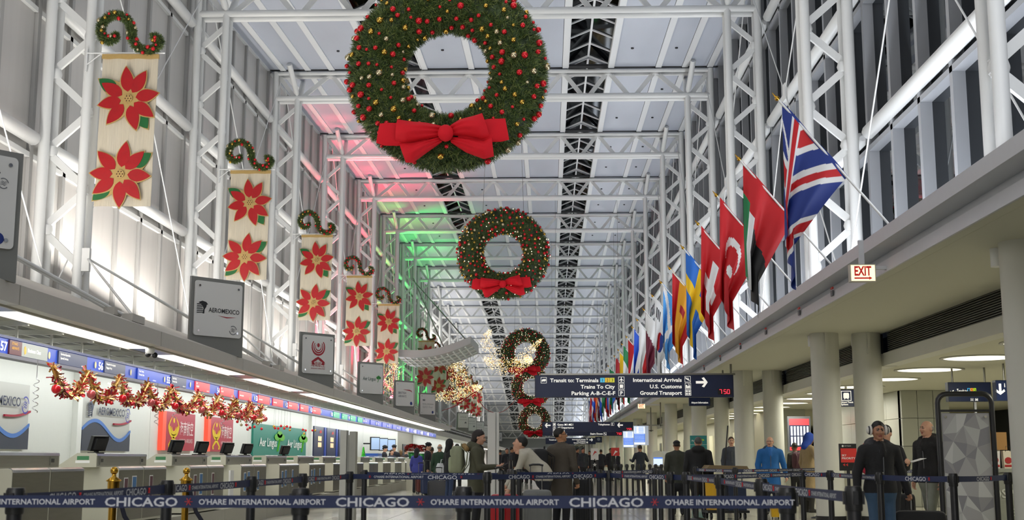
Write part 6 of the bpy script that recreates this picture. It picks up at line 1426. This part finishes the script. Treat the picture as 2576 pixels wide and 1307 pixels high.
suitcase(x+.47, y+.10, -.25, .58, .30, .52, '141416', 'large black suitcase held by the man with striped headphones', True, False)
x, y = pos(2231, 17.2); person('man in black jacket partly hidden behind the headphone man', x, y, -.5, 1.62, '1A1A1E', '22242A', '121212', 'fair', '1A1613', 'short', dict(R=((-.05, .03, -.28), (0, -.05, -.25)), L=((.10, -.05, -.24), (.08, -.24, .06))), 0, (-.3, .1), .80)
backpack(x-.12, y+.20, .95, .5, (.34, .2, .46), 'B01838', '901430', 'crimson backpack behind the man with striped headphones')
b = MB(); o = empty('paper_sheet', (x+.32, y-.28, 1.16), .3, 'white folded paper held out by the man behind the headphone man', 'paper'); b = MB(); b.obox((0, 0, 0), (.10, 0, .025), (0, .07, 0), (0, 0, .002)); b.build('sheet', WTXT, o, local=True)
x, y = pos(2338, 18.6); person('balding man in black leather jacket and pale jeans walking past the poster frame', x, y, -.95, 1.73, '141417', '7E8278', '1A1816', 'fair', '5A4632', 'bald', None, .03, (-.3, .05), .84, 1.05, hood='141417', stride=.22, inner='141416')
suitcase(x-.42, y+.15, -.6, .40, .28, .62, '17171A', 'black trolley bag with a lime tag trailing behind the walking man', True, False)
o = empty('luggage_tag', (x-.52, y-.03, .55), 0, 'lime green luggage tag on the black trolley bag', 'tag'); b = MB(); b.box(-.035, .035, -.004, .004, 0, .11); b.build('tag_card', mat('lime card', 'B4DC28', .5), o, local=True); b = MB(); b.path([(0, 0, .11), (.01, .03, .15), (0, .06, .17)], .004, 4); b.build('loop', BLACK, o, local=True)
# the crew and travellers at the far counters
crew = [(966, 52.3, 'peaked', '1C1E28', PI*.6, 1.72, 'airline pilot in dark uniform and peaked cap behind the counter, turned to the hall'), (992, 55.8, 'peaked', '1A1C26', -.3, 1.78, 'airline pilot in peaked white-badged cap beside the tall screens'), (985, 54.2, 'long', '22263A', .6, 1.58, 'dark-haired woman in navy uniform below the two pilots'), (1008, 58.2, 'long', '3A2A22', PI, 1.60, 'fair-haired person in dark coat behind the counter crew'), (1020, 60, 'short', '22262C', PI*.8, 1.66, 'man in dark jacket beside the large poinsettia pot'),
    (1048, 45, 'hood', '3A3F8A', PI*.9, 1.55, 'person in violet-blue jacket beside the poinsettia pots'), (1075, 42, 'peaked', '1C1E26', PI*.45, 1.70, 'airline pilot with peaked cap and white collar standing in the hall'), (1086, 47, 'short', '5A3A30', PI, 1.62, 'person in rust-brown top behind the standing pilot'), (1106, 39, 'bald', '26402E', PI, 1.64, 'balding man from behind in dark green shirt with white bag'), (1130, 37, 'hood', '1A1B1E', PI*.7, 1.74, 'man from behind in long black leather jacket and blue jeans'), (1150, 41, 'short', '262626', PI*1.1, 1.66, 'man in black coat between leather jacket and olive parka')]
for i, (px, Y, st, c, rz_, h, lab) in enumerate(crew):
    x, y = pos(px, Y); person(lab, x, y, rz_, h, c, '2F3F5E' if i == 9 else '1A1C22', '121212', 'fair' if i != 7 else 'dark', '6A5234' if i == 3 else ('1A1B1E' if st == 'hood' else '17130F'), st, None, .03, (0, .1), .80 if i != 9 else .70, 1.02, .032, .013, group='crew and travellers at the far counters')
far = [(1258, 60, '14151A'), (1275, 58, '16181E'), (1287, 57, '1A1A20'), (1296, 62, '15161A'), (1318, 64, '1E2028'), (1331, 61, '18191E'), (1467, 62, '2B2F36'), (1452, 66, '241C1A'), (1440, 70, '1B1C20'), (1483, 75, '1A1C22'), (1512, 72, '20242C'), (1536, 69, '1C1E24'), (1555, 74, '22262E')]
for i, (px, Y, c) in enumerate(far):
    x, y = pos(px, Y); person(f'small dark-clothed traveller far down the hall, {ORD[i]} from the counter side', x, y, (PI, .3, PI*.6, PI, -.4)[i % 5], 1.62+.05*(i % 4), c, '191A1E', '121212', 'olive', '17130F', 'short', None, .0, (0, .1), .80, 1.05, .036, .015, group='travellers far down the hall')
# ------------------------------------------------------------------ poster frame, kiosks, bags and other small things
p = at_y(2434, 1155, 16.6); o = empty('poster_totem', (p.x, 16.6, 0), -.12, 'tall black tubular poster frame holding a grey faceted triangle print', 'poster stand')
W, H = .68, 2.02; b = MB()
fr = [(-W/2, 0, .03), (-W/2, 0, H-.12)]+[(-W/2+.12-.12*math.cos(a), 0, H-.12+.12*math.sin(a)) for a in (.4, .8, 1.2, 1.57)]+[(W/2-.12+.12*math.sin(a), 0, H-.12+.12*math.cos(a)) for a in (0, .4, .8, 1.2, 1.57)]+[(W/2, 0, .03)]
b.path(fr, .035, 10); b.build('tube_frame', BLACKM, o, local=True)
b = MB(); b.bar((-W/2, 0, H-.22), (W/2, 0, H-.22), .05, .03); b.build('cross_bar', BLACKM, o, local=True)
b = MB(); b.box(-W/2-.05, W/2+.05, -.25, .25, 0, .03); b.build('foot_plate', BLACKM, o, local=True)
b = MB(); b.box(-W/2+.04, W/2-.04, -.012, .012, .12, H-.25); b.build('panel_board', mat('poster back', '8E8E92', .5), o, local=True)
g = random.Random(5); nx, nz = 4, 8; x0, x1, z0, z1 = -W/2+.05, W/2-.05, .13, H-.26
pt = {}
for i in range(nx+1):
    for j in range(nz+1):
        jx = 0 if i in (0, nx) else g.uniform(-.05, .05); jz = 0 if j in (0, nz) else g.uniform(-.06, .06); pt[i, j] = (x0+(x1-x0)*i/nx+jx, z0+(z1-z0)*j/nz+jz)
gm = [mat('facet grey %d' % i, c, .5) for i, c in enumerate(('7C7C84', '8B8B90', '9A9A9E', 'A6A8AA', 'B4B6B8'))]
b = MB()
for i in range(nx):
    for j in range(nz):
        A, B_, C_, D_ = pt[i, j], pt[i+1, j], pt[i+1, j+1], pt[i, j+1]
        for t in (((A, B_, C_), (A, C_, D_)) if (i+j) % 2 else ((A, B_, D_), (B_, C_, D_))): b.add([(q[0], -.0135, q[1]) for q in t], [(0, 1, 2)], g.randrange(5))
b.build('poster_print', gm, o, local=True, kind='stuff')
for sx in (-.25, .25): b = MB(); b.prism([(sx+.018*math.cos(i*PI/4), H-.30+.018*math.sin(i*PI/4)) for i in range(8)], (0, -.03, 0), (1, 0, 0), (0, 0, 1), (0, .02, 0)); b.build('panel_bolt', CHROME, o, local=True)
# sign on a stand by the columns
p = at_y(2133, 1155, 22.0); o = empty('priority_sign', (p.x, 22.0, 0), .1, 'black and red stand sign reading SKY PRIORITY with red chevrons beside the round column', 'sign')
b = MB(); b.box(-.15, .15, -.02, .02, .98, 1.44); b.build('board', BLACKM, o, local=True); b = MB(); b.box(-.13, .15, -.024, -.02, 1.12, 1.36); f = b.build('red_panel', mat('sky red', 'C02A24', .5, emit=.1), o, local=True)
b = MB(); b.text('SKY', (-.115, -.028, 1.225), EX, EZ, .035, bold=.02); b.text('PRIORITY', (-.115, -.028, 1.175), EX, EZ, .035, bold=.02, width=.24); b.build('lettering', WTXT, f, local=True)
b = MB(); b.ball((-.09, -.022, 1.40), (.018, .004, .018), 10, 6); b.text('SKYTEAM', (-.06, -.024, 1.392), EX, EZ, .02); b.build('team_mark', WTXT, o, local=True)
b = MB()
for i in range(2): b.prism([(-.10+i*.05, 1.08), (-.06+i*.05, 1.105), (-.06+i*.05, 1.055)], (0, -.024, 0), EX, EZ, (0, .004, 0))
b.build('chevrons', REDTX, o, local=True); b = MB(); b.tube((0, 0, .02), (0, 0, .98), .03, n=8); b.lathe([(.2, 0), (.2, .02)], (0, 0, 0), 20); b.build('stand', BLACKM, o, local=True)
p = at_y(2134, 1155, 24.8); o = empty('service_desk', (p.x, 24.8, 0), 0, 'small cream desk with a dark monitor panel between the two round columns', 'desk'); b = MB(); b.box(-.3, .3, -.2, .2, 0, 1.0); b.build('body', LAMIN, o, local=True); b = MB(); b.box(-.32, .32, -.22, .22, 1.0, 1.03); b.build('top', CREAM, o, local=True); b = MB(); b.box(-.12, .16, -.03, .03, 1.06, 1.46); b.box(-.02, .06, -.02, .02, 1.03, 1.06); b.build('monitor', BLACK, o, local=True)
# lit poster
p = at_y(2016, 1095, 39.6); o = empty('lit_poster', (p.x, 39.9, p.z-.45), 0, 'backlit red and white striped poster on the wall behind the tan coat', 'poster'); w, h = .62, .98
b = MB(); b.box(-w/2-.05, w/2+.05, 0, .1, -.05, h+.08); b.build('frame', mat('poster frame', '55585C', .4), o, local=True); RW_ = mat('lit white print', 'ECEFF8', .5, emit=.9); RR_ = mat('lit red print', 'D8343C', .5, emit=.6); RB_ = mat('lit navy print', '1C2240', .5, emit=.1)
b = MB(); b.box(-w/2, w/2, -.01, 0, .12, h*.80); b.build('dark_field', RB_, o, local=True); b = MB(); b.box(-w/2, w/2, -.012, 0, h*.80, h); b.box(-w/2, w/2*.4, -.012, 0, 0, .1); b.build('red_bands', RR_, o, local=True)
for i in range(6):
    for z0, z1 in ((.16, .43), (.47, .76)): b = MB(); x = -w/2+.04+i*.1; b.box(x, x+.055, -.016, -.01, z0*h, z1*h); b.build('white_stripe', RW_, o, local=True)
# teal roll-up banner
p = at_y(1758, 1155, 30.5); o = empty('roll_up_banner', (p.x, 30.5, 0), 0, 'teal roll-up banner with a small green shamrock behind the grey-haired man', 'banner'); b = MB(); b.box(-.20, .20, -.01, .01, .05, 1.74); b.build('banner_sheet', mat('teal banner', '1F7A78', .5), o, local=True); b = MB(); b.box(-.22, .22, -.06, .06, 0, .06); b.build('base', CHROME, o, local=True)
b = MB()
for a in (.6, 1.57, 2.5): b.ball((.10+.022*math.cos(a), -.012, 1.62+.02*math.sin(a)), (.02, .004, .018), 8, 5)
b.build('shamrock', mat('lime print', 'A8C82C', .5), o, local=True); b = MB(); b.box(-.2, .2, -.013, -.01, 1.52, 1.525); b.text('Aer Lingus', (-.17, -.013, 1.60), EX, EZ, .045); b.build('lettering', WTXT, o, local=True)
# self-service kiosks
for i, (px, Y) in enumerate(((1655, 42.5), (1676, 44))):
    p = at_y(px, 1155, Y); o = empty('check_in_kiosk', (p.x, Y, 0), (-.05, .9)[i], ('white round-topped kiosk with a lit screen in front of the parked posts', 'white kiosk seen from its side with red sleeve behind the first kiosk')[i], 'kiosk', 'self-service kiosks')
    b = MB(); b.prism([(-.21, 0), (.21, 0), (.21, 1.30)]+[(.21*math.cos(a), 1.30+.16*math.sin(a)) for a in (.4, .8, 1.2, 1.57, 1.95, 2.35, 2.75)]+[(-.21, 1.30)], (0, -.12, 0), EX, EZ, (0, .24, 0)); b.build('body', mat('kiosk white', 'CFCFC4', .45), o, local=True)
    b = MB(); b.box(-.15, .15, -.128, -.12, .98, 1.24); b.build('screen', mat('kiosk screen', 'C8D8F8', .3, emit=.8), o, local=True); b = MB(); b.box(-.15, .15, -.131, -.128, 1.20, 1.24); b.build('screen_header', SCR, o, local=True); b = MB(); b.box(-.14, .14, -.16, -.12, .86, .93); b.build('reader_slot', BLACK, o, local=True)
p = at_y(1664, 1160, 43.5); o = empty('red_bag', (p.x, 43.5, .0), 0, 'bright red soft bag lying between the two white kiosks', 'bag'); b = MB(); b.ball((0, 0, .92), (.16, .14, .13), 12, 8); b.build('body', mat('red nylon', 'D8241C', .5), o, local=True); b = MB(); b.box(-.2, .2, -.15, .15, 0, .82); b.build('stand', BLACKM, o, local=True)
# stone planter counter, box and shopping bags at the last column
p = at_y(2525, 1160, 17.6); o = empty('stone_counter', (p.x, 17.6, 0), 0, 'grey stone counter with carved lettering PROSPECT half hidden by the poster frame', 'counter'); b = MB(); b.box(-.42, .55, -.25, .25, .0, 1.0); b.build('block', mat('grey stone', '85877C', .6, noise=.15, nscale=12, bump=.2), o, local=True); b = MB(); b.box(-.44, .57, -.27, .27, 1.0, 1.05); b.box(-.44, .57, -.27, .27, .22, .27); b.build('moulding', mat('grey stone', '85877C'), o, local=True)
b = MB(); b.text('PROSPECT', (-.46, -.256, .66), EX, EZ, .12, bold=.02, width=.78); b.build('lettering', mat('pale carved letters', 'B9BAB0', .6), o, local=True); b = MB(); b.text('3', (-.02, -.256, .42), EX, EZ, .10, bold=.02); b.build('numeral', mat('pale carved letters', 'B9BAB0', .6), o, local=True)
x = p.x
o = empty('cardboard_box', (x-.10, 17.6, 1.30), .1, 'brown cardboard box perched above the printed shopping bags', 'box'); b = MB(); b.box(-.17, .11, -.12, .12, 0, .24); b.build('carton', mat('cardboard', '97703C', .7), o, local=True); b = MB(); b.box(-.171, .111, -.03, .03, .239, .242); b.build('tape', mat('tape', 'B8935A', .4), o, local=True)
for i, (dx, w, h, c) in enumerate(((-.16, .13, .25, 'D6D2CC'), (.03, .11, .24, 'D8CDB8'))):
    o = empty('shopping_bag', (x+dx, 17.55, 1.05), .1-.2*i, ('white shopping bag with red print under the cardboard box', 'white paper bag with red swirl and orange foot beside the first bag')[i], 'bag', 'shopping bags on the stone counter')
    b = MB(); b.prism([(-w/2, 0), (w/2, 0), (w/2+.01, h), (-w/2-.01, h)], (0, -.06, 0), EX, EZ, (0, .12, 0)); b.build('paper_body', mat('bag '+c, c, .5), o, local=True)
    b = MB(); b.prism([(.04*math.cos(k*PI/5)*1.2, h*.45+.045*math.sin(k*PI/5)) for k in range(10)], (0, -.064, 0), EX, EZ, (0, .004, 0)); b.box(-w*.45, w*.45, -.063, -.06, .02, .05); b.build('red_print', mat('bag red print', 'A82C2A', .5), o, local=True)
    b = MB(); b.path([(-.03, -.06, h-.01), (-.025, -.06, h+.06), (.025, -.06, h+.06), (.03, -.06, h-.01)], .005, 5); b.build('handle', BLACK, o, local=True)
# yellow mop bucket
p = at_y(1945, 1155, 25.5); o = empty('mop_bucket', (p.x, 25.5, 0), 0, 'small yellow mop bucket on casters below the bright blue jacket', 'bucket'); YV = mat('bucket yellow', 'E0B010', .4); b = MB(); b.prism([(-.07, .04), (.07, .04), (.085, .22), (-.085, .22)], (0, -.07, 0), EX, EZ, (0, .14, 0)); b.build('pail', YV, o, local=True); b = MB(); b.box(-.095, .095, -.08, .08, .20, .23); b.build('rim', YV, o, local=True)
for sx in (-.06, .06): b = MB(); b.path([(sx-.01, -.05, .025), (sx+.01, -.05, .025)], .025, 10); b.build('caster', BLACK, o, local=True)
# poinsettias on the far counter, little green tree, blue crates
RP = mat('poinsettia red', 'C4141E', .5); LG = mat('leaf green', '2A4A24', .6); PG = mat('pot foil green', '1E7A34', .3, .4)
for i, (px, Y, sc, zc) in enumerate(((1037, 48.6, 1.0, 1.2), (1062, 47.5, .8, 1.15))):
    p = at_y(px, 1155, Y); o = empty('potted_poinsettia', (p.x, Y, 0), 0, ('large red poinsettia in green foil pot at the end of the check-in counters', 'second red poinsettia half hidden behind the standing pilot')[i], 'plant', 'poinsettia pots'); o.scale = (sc, sc, 1)
    b = MB(); b.lathe([(.12, zc), (.17, zc+.24), (.16, zc+.24)], (0, 0, 0), 16); b.build('pot', PG, o, local=True); b = MB(); b.box(-.2, .2, -.2, .2, 0, zc); b.build('stand', LAMIN, o, local=True); L = MB(); R_ = MB()
    for k in range(110):
        a = random.random()*2*PI; e = math.acos(random.uniform(-.5, 1)); c = V(.24*math.sin(e)*math.cos(a), .24*math.sin(e)*math.sin(a), zc+.36+.17*math.cos(e))
        for q in range(5): t = q*2*PI/5+a; d = V(math.cos(t), math.sin(t), .35); n_ = V(-math.sin(t), math.cos(t), 0); (R_ if k % 4 else L).add([c, c+d*.06+n_*.03, c+d*.13, c+d*.06-n_*.03], [(0, 1, 2, 3)])
    L.build('leaves', LG, o, local=True, kind='stuff'); R_.build('bracts', RP, o, local=True, kind='stuff')
p = at_y(914, 1155, 39.6); o = empty('tabletop_tree', (-6.05, 40.2, 1.255), 0, 'tiny bright green tree ornament on top of a check-in counter', 'ornament'); o.location.y = ray_at(914, 1150, -6.05).y; b = MB()
for k in range(5): b.lathe([(.09-.014*k, .02+k*.055), (.02, .10+k*.055)], (0, 0, 0), 12)
b.build('tiers', mat('lime foil', '2FB01E', .25, .3), o, local=True)
y = ray_at(940, 1140, -6.9).y; o = empty('blue_crate', (-6.95, y, 0), 0, 'stack of ribbed blue plastic trays behind the check-in counters', 'tray stack')
BP = mat('blue plastic', '1E50A8', .4)
for k in range(12): b = MB(); b.box(-.3, .3, -.62, .62, .10+k*.11, .195+k*.11); b.build('tray', BP, o, local=True)
b = MB(); b.box(-.3, .3, -.62, .62, 0, .09); b.build('dolly', BLACKM, o, local=True)
# luggage by the far crowd
for i, (px, Y, w, d, h, c, lab) in enumerate(((1103, 37.6, .62, .34, .50, '2A2C30', 'dark wide suitcase standing by the man in the dark green shirt'), (1076, 41.4, .45, .3, .7, '1C2A4C', 'navy suitcase by the standing pilot'), (1062, 43.6, .42, .3, .62, '5A2A26', 'maroon bag stack by the people at the poinsettias'), (1205, 22.5, .5, .3, .42, 'A8A8A2', 'pale grey bag on the floor behind the olive parka'), (1290, 56, .5, .3, .7, '303036', 'charcoal suitcase in the dark group down the hall'))):
    p = at_y(px, 1155, Y); suitcase(p.x, Y, .2*i, w, d, h, c, lab, i != 3, i != 3)
p = at_y(1112, 1155, 38.2); o = empty('carrier_bag', (p.x, 38.3, .72), .1, 'crumpled white plastic carrier bag beside the man in the dark green shirt', 'bag'); b = MB(); b.grid(14, 10, lambda u, v: V((.14+.05*math.sin(PI*v))*math.cos(u*2*PI)*(1+.1*math.sin(u*31)), .09*math.sin(u*2*PI)*(1+.2*math.sin(u*17+v*5)), v*.34)); b.build('plastic_body', mat('white plastic', 'C9CCD0', .4, bump=.3, nscale=20), o, local=True); b = MB(); b.path([(-.05, 0, .33), (-.03, 0, .45), (.03, 0, .45), (.05, 0, .33)], .012, 5); b.build('handle', WTXT, o, local=True)
# floor signs far down
for i, (px, Y, lab) in enumerate(((1496, 66, 'white stand sign with a red mark above a black star board down the hall'), (1437, 84, 'white stand sign with a red mark near the arrow sign'), (1548, 63, 'small red notice board on the columns beside the flight boards'))):
    p = at_y(px, 1155, Y); o = empty('stand_sign', (p.x, Y, 0), 0, lab, 'sign', 'stand signs down the hall'); b = MB(); b.box(-.2, .2, -.02, .02, 1.15 if i < 2 else 1.35, 1.75); b.build('board', WTXT if i < 2 else REDTX, o, local=True); b = MB(); b.box(-.03, .03, -.03, .03, 0, 1.2); b.build('stand', BLACKM, o, local=True); b = MB(); b.prism([(-.12, 1.35), (.0, 1.62), (.13, 1.55), (.02, 1.5)], (0, -.024, 0), EX, EZ, (0, .004, 0)); b.build('mark', REDTX if i < 2 else WTXT, o, local=True)
    if i == 0: b = MB(); b.box(-.2, .2, -.03, .03, .55, 1.12); b.build('star_board', BLACK, o, local=True); b = MB(); b.prism([((.11 if k % 2 == 0 else .05)*math.sin(k*PI/5), .9+(.11 if k % 2 == 0 else .05)*math.cos(k*PI/5)) for k in range(10)], (0, -.034, 0), EX, EZ, (0, .004, 0)); b.build('star', WTXT, o, local=True)
